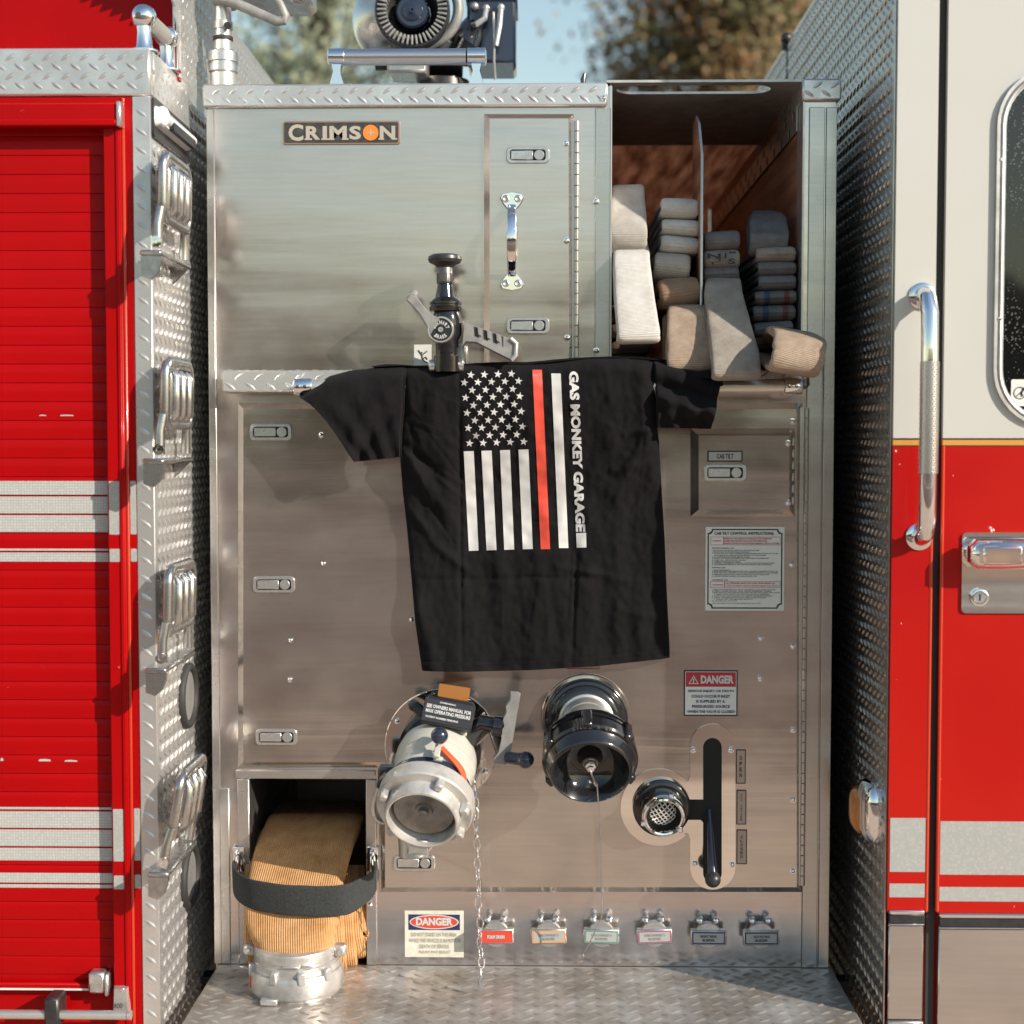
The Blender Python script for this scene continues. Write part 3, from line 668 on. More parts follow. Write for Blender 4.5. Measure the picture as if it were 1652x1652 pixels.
# ---- cab tilt box
CY = LY - .020
mb = MB(); mb.prism(pxl([(1113, 833), (1281, 833), (1281, 691), (1113, 691)]), FR(LY), 0, .020, chamfer=.0145)
ct = build('control_box', mb, 'panel_steel', truck, label='small hinged box lettered CAB TILT')
latch(1169.5, 762.5, CY, ct)
for q in ((1271, 715), (1271, 811)): bolt(*q, CY, ct)
mb = MB()
for i in range(6):
    z1_ = Z(706 + i * 19, 1280, CY); mb.box(X(1277.5, 762, CY), X(1281.5, 762, CY), CY - .002, CY + .004, z1_ - .016, z1_, .001)
build('hinge', mb, 'post_alu', ct)
def plate_label(name, px, y, border, fill, lines, parent, ink='ink_black', bw=.0028, bold=.03, label=None, r=.0008):
    """framed label; lines = (text, x0, y0, x1, y1) in photo pixels"""
    x0, x1, z0, z1 = Rc(*px, y); mb = MB()
    mb.prism(rrect(x0, x1, z0, z1, r), FR(y), 0, .0012, mat=0); mb.prism(rrect(x0 + bw, x1 - bw, z0 + bw, z1 - bw, r), FR(y), .0013, .0016, mat=1)
    o = build(name, mb, [border, fill], parent, label)
    if lines:
        mb = MB()
        for (s, a, b, c_, d_) in lines: text(mb, s, X(a, (b + d_) / 2, y), X(c_, (b + d_) / 2, y), Z(d_, (a + c_) / 2, y), Z(b, (a + c_) / 2, y), y - .0019, bold=bold)
        build('lettering', mb, ink, o)
    return o
def vert_text(mb, s, px, y0, y1, y, wpx, mat=0):
    n = len(s); d = (y1 - y0) / n
    for i, ch in enumerate(s):
        if ch != ' ': text(mb, ch, X(px - wpx / 2 * (.3 if ch == 'I' else 1), y0, y), X(px + wpx / 2 * (.3 if ch == 'I' else 1), y0, y), Z(y0 + (i + .86) * d, px, y), Z(y0 + (i + .14) * d, px, y), y - .0019, bold=.03, mat=mat)
plate_label('name_tag', (1141, 727, 1198, 745), CY, 'ink_black', 'label_grey', [], ct)
mb = MB(); text(mb, 'CAB TILT', X(1156, 736, CY), X(1183, 736, CY), Z(740, 1170, CY), Z(732, 1170, CY), CY - .0019, bold=.03); build('lettering', mb, 'ink_black', ct)

# ---- cab tilt instructions
def IX(u): return 1138.5 + u * 126.5
def IY(v): return 850.5 + v * 134.5
SY = LY
x0, x1, z0, z1 = Rc(1138, 850, 1265, 985, SY)
mb = MB(); mb.box(x0, x1, SY - .0012, SY - .0001, z0, z1, .0003)
sign = build('instruction_sign', mb, 'label_white', truck)
def notched(e, r):
    a0, a1, b0, b1 = x0 + e, x1 - e, z0 + e, z1 - e; pts = []
    for (cx, cz, s0) in ((a1, b1, 180), (a0, b1, 270), (a0, b0, 0), (a1, b0, 90)):
        q = [(cx + r * math.cos(R(s0 + 90 * i / 6)), cz + r * math.sin(R(s0 + 90 * i / 6))) for i in range(7)]
        pts += q[::-1]
    return pts
mb = MB(); mb.prism(notched(.004, .0085), FR(SY), .0013, .0016, holes=[notched(.0065, .0085)], back=False); build('border', mb, 'ink_black', sign)
mb = MB(); mr_ = MB(); mr2 = MB()
def il(s, u0, u1, v0, v1, m=None, bold=.02): text(m or mb, s, X(IX(u0), IY(v0), SY), X(IX(u1), IY(v0), SY), Z(IY(v1), IX(u0), SY), Z(IY(v0), IX(u0), SY), SY - .0019, bold=bold)
il('CAB TILT CONTROL INSTRUCTIONS:', .11, .87, .055, .092, bold=.03)
small = [("BEFORE RAISING CAB", .08, .36, .243, .257), ("1. MAKE CERTAIN CAB INTERIOR IS CLEAR OF ALL LOOSE AND HEAVY ITEMS", .08, .68, .271, .283), ("2. ENGINE MUST BE OFF AND PARKING BRAKE SET", .08, .56, .291, .303),
    ("3. ON LEVEL GROUND, CHECK OVERHEAD CLEARANCE ABOVE AND IN FRONT OF THE CAB", .08, .92, .309, .321), ("AND REMOVE ALL OBSTRUCTIONS BEFORE THE CAB IS RAISED", .10, .77, .329, .341), ("4. ALL DOORS MUST BE CLOSED BEFORE TILTING", .08, .56, .35, .362),
    ("5. ALLOW NO ONE IN OR UNDER THE CAB WHILE IT IS IN MOTION", .08, .80, .366, .378), ("6. KEEP ALL PERSONNEL CLEAR", .08, .51, .388, .4), ("7. CHECK HYDRAULIC LINES", .08, .44, .408, .42), ("8. CONNECT THE REMOTE CONTROL TO THE SOCKET ON THE RIGHT SIDE", .08, .87, .424, .436),
    ("9. SEE OPERATORS MANUAL FOR FURTHER DETAILS AND WARNINGS", .08, .84, .443, .455), ("RAISING CAB", .08, .25, .477, .491), ("1. TURN ON THE MASTER SWITCH", .08, .31, .508, .519), ("2. PRESS AND HOLD THE RAISE BUTTON UNTIL THE CAB HAS REACHED ITS FULL TILT", .08, .92, .522, .534),
    ("3. MAKE SURE THAT THE SAFETY LOCK HAS DROPPED IN PLACE ON THE CYLINDER", .08, .92, .541, .553), ("4. RELEASE THE BUTTON AND LOWER CAB ONTO THE LOCK", .08, .81, .561, .573), ("5. NEVER WORK UNDER AN UNLOCKED CAB", .08, .65, .581, .593), ("LOWERING CAB", .08, .28, .625, .639),
    ("1. PRESS THE RAISE BUTTON UNTIL THE SAFETY LOCK IS FREE OF LOAD", .08, .89, .742, .754), ("2. PULL AND HOLD THE LOCK RELEASE CABLE", .08, .84, .76, .772), ("3. PRESS AND HOLD THE LOWER BUTTON UNTIL THE CAB IS FULLY DOWN AND LATCHED", .08, .945, .778, .79),
    ("4. CHECK THAT BOTH CAB LATCHES ARE FULLY ENGAGED", .10, .81, .798, .81), ("5. CHECK THE LATCH INDICATOR LAMP IS OFF BEFORE DRIVING", .08, .85, .818, .83), ("6. STOW THE REMOTE CONTROL AND CLOSE THE BOX", .08, .77, .838, .85), ("7. TURN OFF THE MASTER SWITCH", .10, .6, .858, .869), ("8. CLOSE ALL DOORS", .08, .4, .878, .889),
    ("NOTE: ANY DEFECT MUST BE REPAIRED BEFORE THE CAB IS TILTED", .08, .7, .907, .917)]
for s, u0, u1, v0, v1 in small: il(s, u0, u1, v0, v1)
def framebox(m, u0, u1, v0, v1, bw=.0007):
    a0, a1, b0, b1 = X(IX(u0), 917, SY), X(IX(u1), 917, SY), Z(IY(v1), 1200, SY), Z(IY(v0), 1200, SY)
    m.prism([(a0, b0), (a1, b0), (a1, b1), (a0, b1)], FR(SY), .0013, .0016, holes=[[(a0 + bw, b0 + bw), (a1 - bw, b0 + bw), (a1 - bw, b1 - bw), (a0 + bw, b1 - bw)]], back=False)
build('lettering', mb, 'ink_black', sign)
for (u0, um, u1, v0, v1) in ((.06, .225, .95, .115, .215), (.06, .24, .95, .65, .725)):
    framebox(mr_ if v0 < .5 else mr2, u0, um, v0, v1); framebox(mr_ if v0 < .5 else mr2, um + .003, u1, v0, v1)
il('! WARNING', .08, .20, .155, .170, mr_); il('! WARNING', .08, .22, .683, .698, mr2)
for i, s in enumerate(("REFER TO THE OPERATOR'S MANUAL FOR COMPLETE", "OPERATING INSTRUCTIONS AND FOR OPERATING", "INSTRUCTIONS ON THE OPTIONAL MANUAL CAB TILT SYSTEM")): il(s, .24, (.84, .78, .93)[i], .126 + i * .029, .146 + i * .029, mr_)
il('ALL PERSONNEL MUST STAY CLEAR FROM UNDER CAB', .26, .88, .662, .68, mr2); il('WHEN LOWERING CAB OR PERSONAL INJURY WILL OCCUR', .26, .93, .694, .712, mr2)
build('warning_text', mr_, 'ink_red', sign); build('warning_text', mr2, 'ink_red', sign)

# ---- danger sign (right)
x0, x1, z0, z1 = Rc(1103, 1081, 1190, 1155, SY)
mb = MB(); mb.box(x0, x1, SY - .0012, SY - .0001, z0, z1, .0003, 0)
mb.box(x0 + .0028, x1 - .0028, SY - .0016, SY - .0013, z0 + .0028, z1 - .0028, 0, 1); hz = z1 - (z1 - z0) * .36
mb.box(x0 + .004, x1 - .004, SY - .0020, SY - .0017, hz, z1 - .004, 0, 2)
dsn = build('danger_sign', mb, ['ink_black', 'label_white', 'ink_red'], truck, label='danger sign about the inlet, red header with a warning triangle')
mb = MB(); ty = SY - .0024
def dl(s, a, b, c_, d_, m=0, bold=.03): text(mb, s, X(a, b, ty), X(c_, b, ty), Z(d_, a, ty), Z(b, a, ty), ty, m, bold)
dl('DANGER', 1130.5, 1089.5, 1184, 1103, 1, .05)
tri = lambda k: [(X(1119, 1097, ty) + k * a, Z(1098.5, 1119, ty) + k * b) for a, b in ((-.0105, -.0062), (.0105, -.0062), (0, .0115))]
mb.prism(tri(1), FR(ty), 0, .0003, holes=[tri(.72)], mat=1, back=False)
dl('!', 1117.6, 1094.5, 1120.2, 1102, 1)
for i, (s, a, c_) in enumerate((('SERIOUS INJURY OR DEATH', 1110, 1184), ('COULD OCCUR IF INLET', 1115.5, 1178), ('IS SUPPLIED BY A', 1123, 1170), ('PRESSURIZED SOURCE', 1116.5, 1177.5), ('WHEN THE VALVE IS CLOSED!', 1108.5, 1185.5))): dl(s, a, 1112.8 + i * 8.2, c_, 1117.4 + i * 8.2)
build('lettering', mb, ['ink_navy', 'ink_white'], dsn)

# ---- danger sign (lower left, worn)
x0, x1, z0, z1 = Rc(653, 1469, 748, 1544)
mb = MB(); mb.box(x0, x1, -.0012, -.0001, z0, z1, .0003, 0)
hz0, hz1 = Z(1500, 700), Z(1475, 700); mb.box(X(659, 1487), X(742, 1487), -.0016, -.0013, hz0, hz1, 0, 1)
c = at(700.5, 1487, 0)
def ell(rx, rz): return [(c.x + rx * math.cos(2 * math.pi * i / 48), c.z + rz * math.sin(2 * math.pi * i / 48)) for i in range(48)]
mb.prism(ell(.0505, .0150), FR(), .0018, .0020, mat=2); mb.prism(ell(.0478, .0128), FR(), .0021, .0023, mat=3)
dsn = build('danger_sign', mb, ['label_worn', 'ink_navy', 'ink_white', 'ink_orange_red'], truck, label='worn danger sign whose lower lines have faded to grey')
mb = MB(); ty = -.0027
dl('DANGER', 671, 1480.5, 730.5, 1493, 1, .05)
for i, (s, a, c_) in enumerate((('DO NOT STAND ON THIS AREA', 663.5, 737), ('WHILE THE VEHICLE IS IN MOTION', 660, 743), ('DEATH OR SERIOUS', 677, 725), ('INJURY MAY RESULT', 676, 727))): dl(s, a, 1504.5 + i * 9.6, c_, 1510.5 + i * 9.6, bold=0)
build('lettering', mb, ['ink_faded', 'ink_white'], dsn)

# ---- no-step sticker behind the nozzle
x0, x1, z0, z1 = Rc(668, 556, 696, 597)
mb = MB(); mb.box(x0, x1, -.0008, -.0001, z0, z1, .0002, 0); nst = build('safety_sticker', mb, 'label_white', truck, label='white sticker with a falling figure')
mb = MB(); fg = lambda a, b: Vector((X(a, b), -.0012, Z(b, a)))
for pts, r in (([(675, 565), (681, 573), (682, 580)], .0013), ([(689, 566.5), (681, 573)], .0011), ([(682, 579), (687, 576), (689.5, 580)], .0012), ([(682, 579), (685, 583), (689.5, 585)], .0012)): mb.tube([fg(*q) for q in pts], r, 6)
mb.sphere(fg(680.5, 569), .0017, 10); build('figure', mb, 'ink_black', nst)
# ---- half hidden label over the black inlet
plate_label('name_tag', (914, 1060, 967, 1079), LY, 'ink_red', 'label_steel', [], truck, bw=.002)

# ---- bleeder valves
BL = [(800, 1510.5, 'FOAM DRAIN', None, 'ink_orange_red', 'ink_white', 'bleeder knob with a solid red tag'), (885, 1510.5, 'DISCHARGE 2', 'BLEEDER', 'ink_orange', 'ink_faded', 'bleeder knob with an orange framed tag'),
      (970, 1510.5, 'DISCHARGE 4', 'BLEEDER', 'ink_green', 'ink_faded', 'bleeder knob with a green framed tag'), (1056, 1510.5, 'DISCHARGE 5', 'BLEEDER', 'ink_plum', 'ink_faded', 'bleeder knob with a plum framed tag'),
      (1143, 1512.5, 'RIGHT REAR', 'BLEEDER', 'ink_navy', 'ink_black', 'bleeder knob with a navy framed tag'), (1228, 1513, 'AUX INTAKE', 'BLEEDER', 'ink_black', 'ink_black', 'bleeder knob with a black framed tag')]
for (px, py, l1, l2, border, ink, lab) in BL:
    yb = -.034; c = at(px, py, yb); mb = MB(); h = .0195 if l2 else .0195
    mb.lathe((c.x, 0, c.z + .003), -VY, [(0, .019), (.006, .019), (.0062, .014), (.020, .014), (.0205, .0255), (.0215, .0268), (.031, .0268), (.0325, .0255)], 40)
    w_, h_ = .0362, .0152
    mb.box(c.x - w_, c.x + w_, yb - .003, yb + .0135, c.z - h_, c.z + h_, .0022)
    for s in (-1, 1):
        mb.cyl((c.x + s * .0125 - .0045 * 0, -.002, c.z + .031), (c.x + s * .0150, -.020, c.z + .031), .0042, seg=12)
        mb.sphere((c.x + s * .0165, -.024, c.z + .0315), .0075, 16, mat=1)
    rl = Matrix.Rotation(R(random.uniform(-2.6, 2.6)), 3, 'Y'); spin = lambda m_: setattr(m_, 'v', [tuple(c + rl @ (Vector(q_) - c)) for q_ in m_.v]); spin(mb)
    v = build('bleeder_valve', mb, ['cast_alu', 'chrome'], truck, label=lab)
    mb = MB(); y0_ = yb - .003
    mb.prism(rrect(c.x - w_ + .003, c.x + w_ - .003, c.z - h_ + .003, c.z + h_ - .003, .0012), FR(y0_), .0001, .0006, mat=0)
    if l2: mb.prism(rrect(c.x - w_ + .0055, c.x + w_ - .0055, c.z - h_ + .0055, c.z + h_ - .0055, .0008), FR(y0_), .0007, .0009, mat=1)
    yt = y0_ - .0013
    if l2:
        hw = .0205 if l1.startswith('DISCH') else .0165
        text(mb, l1, c.x - hw, c.x + hw, c.z + .0008, c.z + .0062, yt, 2, .03); text(mb, l2, c.x - .0125, c.x + .0125, c.z - .0068, c.z - .0016, yt, 2, .03)
    else: text(mb, l1, c.x - .0175, c.x + .0175, c.z - .004, c.z + .004, yt, 2, .05)
    spin(mb); build('name_tag', mb, [border, 'label_grey', ink], v)
# ------------------------------------------------------------------ shelf and its rail
SHY = -.044
mb = MB(); zl, zh = Z(632, 826, SHY), Z(597, 826, SHY); xa, xb = X(358, 615, SHY), X(1296, 615, SHY)
mb.box(xa, xb, SHY, -.0005, zl, zh, .003); mb.tread((xa + .002, SHY, zl + .001), VX, VZ, -VY, xb - xa - .004, zh - zl - .002, pitch=.040, L=.027)
mb.tread((xa, SHY + .003, zh), VX, VY, VZ, xb - xa - .004, .036)
shelf = build('shelf', mb, 'tread_alu', truck)
RY = -.075; zr = Z(624, 826, RY); xr0, xr1 = X(478, 624, RY), X(1290, 624, RY)
mb = MB(); mb.cyl((xr0 + .02, RY, zr), (xr1 - .03, RY, zr), .0145, seg=32)
rail = build('grab_rail', mb, 'pole_alu', truck, label='horizontal grab rail the t-shirt hangs over')
for a, b in ((xr0 - .008, xr0 + .032), (xr1 - .036, xr1 + .004)):
    mb = MB(); m_ = (a + b) / 2
    mb.lathe((a, RY, zr), VX, [(0, .006), (.002, .012), (.006, .0165), (b - a - .004, .0172), (b - a, .0150)], 32)
    mb.box(m_ - .014, m_ + .014, RY, SHY - .0005, zr - .011, zr + .010, .004)
    for dx in (-.007, .007): mb.lathe((m_ + dx, RY - .0165, zr), -VY, [(0, .004), (.0015, .0035), (.0016, 0)], 12, caps=False)
    build('rail_bracket', mb, 'chrome', rail)
mb = MB(); mb.tube([(xr1 + .0, -.028, zr - .0), (xr1 + .022, -.028, zr), (xr1 + .026, -.026, zr + .006), (xr1 + .026, -.02, zr + .02)], .0028, 8); build('retaining_hook', mb, 'steel_dark', truck)

# ------------------------------------------------------------------ nozzle with pistol grip, standing on the shelf
NY = -.085
def np_(px, py, y=NY): return at(px, py, y)
nb = at(722, 600, NY)
noz = thing('hose_nozzle', 'black nozzle valve with a mushroom knob and grey slotted grip, behind the t-shirt', 'nozzle', (nb.x, NY, nb.z))
def vlathe(mb, px, prof, mat=0, seg=40):     # prof = (py, half width in px)
    s = (at(px + 100, 500, NY).x - at(px, 500, NY).x) / 100
    c = at(px, 500, NY); z0 = Z(prof[0][0], px, NY)
    mb.lathe((c.x, NY, z0), -VZ, [(z0 - Z(a, px, NY), b * s) for a, b in prof], seg, mat)
mb = MB()
vlathe(mb, 721, [(600, 22), (574, 22), (573, 19), (548, 19), (540, 24), (515, 24), (506, 21), (502, 20)])
vlathe(mb, 719, [(502, 25), (500, 26), (495, 26), (494, 24.5), (492, 24.5), (491, 26), (488, 26), (484, 22), (480, 17)], 0)
build('valve_body', mb, 'black_gloss', noz)
mb = MB(); vlathe(mb, 718, [(480, 16), (470, 14), (459, 12), (458, 13.5), (455, 13.5)]); build('stem', mb, 'black_gloss', noz)
mb = MB(); vlathe(mb, 718, [(456, 13.2), (441, 13.2), (440, 12.6), (428, 12.6)])
for i in range(30):
    a = 2 * math.pi * i / 30; s = .0158; c = at(718, 448, NY)
    mb.box(c.x + s * math.cos(a) - .0007, c.x + s * math.cos(a) + .0007, NY + s * math.sin(a) - .0007, NY + s * math.sin(a) + .0007, c.z - .008, c.z + .008)
build('grip_ring', mb, 'steel_dark', noz)
mb = MB(); vlathe(mb, 718, [(432, 13), (427, 18), (424, 25), (419, 27.5), (414, 26.5), (411, 21), (409.5, 10), (409, 1)]); build('knob', mb, 'black_satin', noz)
mb = MB(); dc = at(711, 532, NY - .028)
mb.lathe((dc.x, NY - .005, dc.z), -VY, [(0, .026), (.026, .026), (.029, .0245), (.029, .0222), (.0275, .0222)], 40, caps=False); 
mb.lathe((dc.x, NY - .031, dc.z), -VY, [(0, .0222), (.0016, .0222)], 40, mat=1)
mb.lathe((dc.x, NY - .0325, dc.z), -VY, [(0, .0052), (.003, .0048), (.003, .002), (.001, .002)], 16, mat=0)
tw = MB()
def arc_text(m, s, r0, r1, a0, a1, y, c, mat=0, flip=False):
    n = len(s)
    for i, ch in enumerate(s):
        am = R(a0 + (a1 - a0) * (i + .5) / n); da = R(a1 - a0) / n * .40
        def fm(u, v, am=am, da=da):
            a = am + da * (2 * u - 1); r = r0 + (r1 - r0) * v
            return Vector((c.x + r * math.cos(a), y, c.z + r * math.sin(a)))
        text(m, ch, 0, 0, 0, 0, 0, mat, .04, fmap=fm)
disc = build('hub_disc', mb, ['alu_dull', 'ink_black'], noz)
arc_text(tw, 'ELKHART', .0105, .0178, 172, 8, NY - .0329, dc); arc_text(tw, 'BRASS', .0178, .0105, 222, 318, NY - .0329, dc)
build('lettering', tw, 'ink_white', disc)
mb = MB()      # forked lever up to the left
def npx(l, y): return [(at(a, b, y).x, at(a, b, y).z) for a, b in l]
for y in (NY - .024, NY + .012):
    mb.prism(npx([(694, 545), (690, 530), (680, 512), (668, 497), (655, 484), (662, 474), (672, 478), (684, 494), (697, 508), (712, 514)], y), FR(y), 0, .010, chamfer=.002)
mb.tube([np_(663, 479, NY - .030), np_(664, 478, NY), np_(668, 474, NY + .02)], .0085, 12)
build('lever', mb, 'grey_plastic', noz)
mb = MB()      # grip to the right, raised black patches stand in for shaded slots
y = NY - .020; gp = npx([(746, 538), (748, 518), (764, 523), (824, 545), (834, 553), (833, 574), (826, 582), (815, 577), (768, 553), (752, 552), (744, 562)], y)
mb.prism(gp[::-1], FR(y), -.03, 0, chamfer=.002)
for x_, yy_ in ((765, 526), (780, 531), (795, 536), (810, 541)):
    a_, b_, c_2, d_ = npx([(x_, yy_ + 1), (x_ + (5 if x_ < 805 else 2), yy_ + 2.5), (x_ + (7.5 if x_ < 805 else 2), yy_ + 19), (x_ + 1, yy_ + 16)], y); mb.prism([d_, c_2, b_, a_], FR(y), .0002, .0008, mat=1)
    a_, b_, c_2, d_ = npx([(x_ + 5, yy_ + 2), (x_ + 11, yy_ + 4), (x_ + 12, yy_ + 17), (x_ + 6, yy_ + 14)], y)
    if x_ < 805: mb.prism([d_, c_2, b_, a_], FR(y), .0002, .0035, chamfer=.001)
mb.tube([at(a, b, y) for a, b in ((824, 546), (833, 554), (832, 573), (825, 581))], .005, 8, mat=2)
build('grip', mb, ['grey_plastic', 'ink_black', 'alu_dull'], noz)
mb = MB(); mb.box(X(738, 580, -.03), X(752, 580, -.03), -.06, -.004, Z(597, 745, -.03), Z(556, 745, -.03), .002); mb.cyl(at(692, 590, NY), at(748, 590, NY), .012, seg=20, c=.002)
build('mounting_bracket', mb, 'cast_alu', noz)

# ------------------------------------------------------------------ pale intake valve (left)
c0 = at(712, 1203, LY); e0 = c0 + Vector((-.004, -.094, -.014)); d = Vector((-.115, -.86, -.50)).normalized()
up = (VZ - d * VZ.dot(d)).normalized(); rt = d.cross(up) * -1
if rt.x < 0: rt = -rt
def ax(t, r=0, a=90): a = R(a); return e0 + d * t + (rt * math.cos(a) + up * math.sin(a)) * r
mb = MB(); mb.lathe(c0, -VY, [(0, .1145), (.0025, .115), (.0045, .113)], 72)
iv = build('flange_plate', mb, 'mirror_steel', truck)
for a in (35, 150, 210, 330): p = c0 + Vector((math.cos(R(a)) * .103, 0, math.sin(R(a)) * .103)); link('bolt', BOLT, iv, (p.x, LY - .0045, p.z))
mb = MB(); mb.lathe(c0 + Vector((0, -.004, 0)), -VY, [(0, .083), (.028, .083), (.030, .079), (.04, .079), (.042, .083), (.058, .083), (.060, .076), (.085, .074)], 56, mat=1)
mb.lathe(e0, d, [(-.055, .05), (-.045, .066), (-.028, .0765), (-.005, .0805), (.02, .081), (.022, .0785), (.058, .0765), (.06, .0795), (.074, .0795)], 64, mat=0)
mb.lathe(e0, d, [(.074, .081), (.076, .0835), (.094, .0835), (.096, .080)], 64, mat=2)
mb.box(-.044, .044, -.010, .012, -.014, .014, .004, 0, Matrix.Translation(at(722, 1172, -.105)) @ Euler((R(-30), R(11), 0)).to_matrix().to_4x4())
vb = build('intake_valve', mb, ['valve_grey', 'black_gloss', 'navy_gloss'], truck, label='pale grey angled intake valve with a crank handle')
mb = MB(); mb.lathe(e0, d, [(.095, .080), (.0965, .0905), (.099, .093), (.128, .093), (.131, .0905), (.132, .074), (.150, .073), (.160, .070), (.1615, .067), (.160, .0645), (.128, .0635), (.122, .060)], 72, caps=False)
for a in (62, 150, 8, 322, 215, 270):
    q = Matrix((rt, up, d)).transposed().to_4x4(); m4 = Matrix.Translation(ax(.140, .0815, a)) @ q @ Matrix.Rotation(R(a), 4, 'Z')
    mb.box(-.0085, .0085, -.008, .008, -.012, .011, .003, 0, m4)
lip = build('coupling_head', mb, 'valve_lip', vb)
mb = MB(); mb.lathe(e0, d, [(.124, .0605), (.134, .0595), (.137, .057), (.136, .053), (.1325, .03), (.132, .0175), (.136, .0155), (.136, .0145)], 56)
mb.lathe(e0, d, [(.131, .0100), (.145, .0100), (.147, .0082)], 20)
build('blind_cap', mb, 'valve_face', vb)
mb = MB(); Q = Matrix.Translation(at(723, 1152, -.125)) @ Euler((R(-30), R(11), R(0))).to_matrix().to_4x4()
mb.box(-.0505, .0505, -.006, .012, -.0255, .0255, .002, 0, Q); mb.box(-.047, .047, .0, .05, .018, .034, .004, 1, Q)
lb = build('instruction_plate', mb, ['ink_black', 'black_gloss'], vb)
mb = MB()
for s, a0, a1, b0, b1, m in (('SEE OWNERS MANUAL FOR', -.044, .044, .004, .0115, 0), ('MAX OPERATING PRESSURE', -.044, .044, -.006, .0015, 0), ('PATENT NUMBER PENDING', -.042, .022, -.0165, -.0125, 0), ('OWNERS MANUAL', -.02, .012, .0165, .0198, 0)):
    text(mb, s, 0, 0, 0, 0, 0, m, .03, fmap=lambda u, v, a0=a0, a1=a1, b0=b0, b1=b1: Q @ Vector((a0 + (a1 - a0) * u, -.0066, b0 + (b1 - b0) * v)))
build('lettering', mb, 'ink_white', lb)
mb = MB(); mb.box(-.031, .031, -.002, .002, -.0135, .0135, .001, 0, Matrix.Translation(at(732, 1117, -.09)) @ Euler((R(-18), R(9), 0)).to_matrix().to_4x4()); build('name_tag', mb, 'amber_tag', vb)
mb = MB(); k = at(709, 1187, -.215); mb.sphere(k, .0165, 24); mb.cyl(k, k + Vector((.003, .035, .0)), .008, seg=14); build('release_knob', mb, 'navy_gloss', vb)
mb = MB(); mb.box(-.006, .006, -.004, .004, -.022, .012, .0015, 0, Matrix.Translation(at(706, 1209, -.208)) @ Euler((R(-60), R(8), 0)).to_matrix().to_4x4())
mb.cyl(at(700, 1223, -.214), at(714, 1226, -.214), .0055, seg=14); build('release_pin', mb, 'valve_grey', vb)
mb = MB(); mb.ribbon([ax(.050, .088, 72), ax(.064, .0885, 60), ax(.075, .089, 47), ax(.083, .089, 38), ax(.100, .0895, 31)], d, [.012, .012, .014, .016, .012], .006, n=16)
build('lock_lever', mb, 'lever_red', vb)
# crank on the right
mb = MB(); y = -.135
cr = npx([(823, 1116), (836, 1117), (840, 1120), (822, 1228), (817, 1234), (797, 1232), (795, 1222), (803, 1212), (808, 1190), (806, 1180), (812, 1170), (810, 1160), (816, 1148), (815, 1138), (822, 1128)], y)
mb.prism(cr[::-1], FR(y), -.008, .008, chamfer=.002); build('crank', mb, 'grey_plastic', vb)
mb = MB(); mb.tube([e0 + Vector((.05, .02, .03)), at(782, 1168, -.118), at(812, 1172, -.125)], [.022, .020, .015], 18); mb.cyl(at(796, 1172, -.125), at(813, 1174, -.128), .021, seg=24, c=.002)
mb.cyl(at(797, 1176, -.125), at(812, 1222, -.125), .012, seg=14); build('crank_shaft', mb, 'black_gloss', vb)
mb = MB(); a_, b_ = at(817, 1222, -.148), at(841, 1225, -.165); mb.cyl(a_, b_, .0115, .0125, seg=24, c=.002); mb.sphere(at(848, 1226, -.168), .0165, 28); build('crank_knob', mb, 'navy_gloss', vb)
mb = MB(); p = at(668, 1345, -.145); mb.cyl(p, p + Vector((.0, -.01, -.045)), .031, .029, seg=32, c=.003); p = at(676, 1352, -.19); mb.box(p.x - .022, p.x + .02, p.y - .012, p.y + .03, p.z - .030, p.z, .004)
build('drain_port', mb, 'cast_alu', vb)
mb = MB(); mb.ribbon([ax(.09, .095, 168), ax(.10, .104, 185), ax(.11, .108, 200), ax(.105, .106, 212)], d, [.03, .036, .034, .02], .010, n=16); mb.tube([ax(.08, .07, 170), ax(.09, .1, 172)], .012, 12)
mb.ribbon([ax(.085, .086, 150), ax(.088, .094, 163), ax(.088, .09, 172)], d, .02, .012, mat=1)
build('lock_lever', mb, ['cast_alu', 'black_satin'], vb)
mb = MB(); mb.cyl(at(668, 1138, -.09), at(684, 1150, -.1), .011, seg=14); mb.sphere(at(668, 1138, -.09), .012, 16); mb.box(X(610, 1250, -.16), X(640, 1250, -.16), -.17, -.13, Z(1262, 620, -.15), Z(1235, 620, -.15), .005)
build('side_bolt', mb, 'black_satin', vb)
# chain
def links(parent, p0, p1, n, L, wdt, r, mat, name='chain'):
    mb = MB(); 
    for i in range(n):
        c = p0.lerp(p1, (i + .5) / n) + Vector((.0012 * math.sin(i * 1.7), .001 * math.cos(i * 2.1), 0)); an = R(20 + (i % 2) * 90 + 25 * math.sin(i)); s = Vector((math.cos(an), math.sin(an), 0)); dn = (p1 - p0).normalized()
        mb.tube([c + dn * (L / 2 * math.cos(2 * math.pi * k / 16)) * (1 if abs(math.cos(2 * math.pi * k / 16)) > .5 else 1.15) + s * (wdt / 2 * math.sin(2 * math.pi * k / 16)) for k in range(16)], r, 8, 0, True)
    return build(name, mb, mat, parent)
ch0 = at(767, 1288, -.19); ch1 = at(777, 1592, -.175)
links(vb, ch0, ch1, 19, .0235, .0115, .0014, 'chrome')
mb = MB(); mb.tube([at(766, 1262, -.165), at(768, 1275, -.18), ch0], .0018, 8); mb.torus(at(766, 1262, -.165), VX, .006, .0015, 16, 8); build('chain_hook', mb, 'chrome', vb)

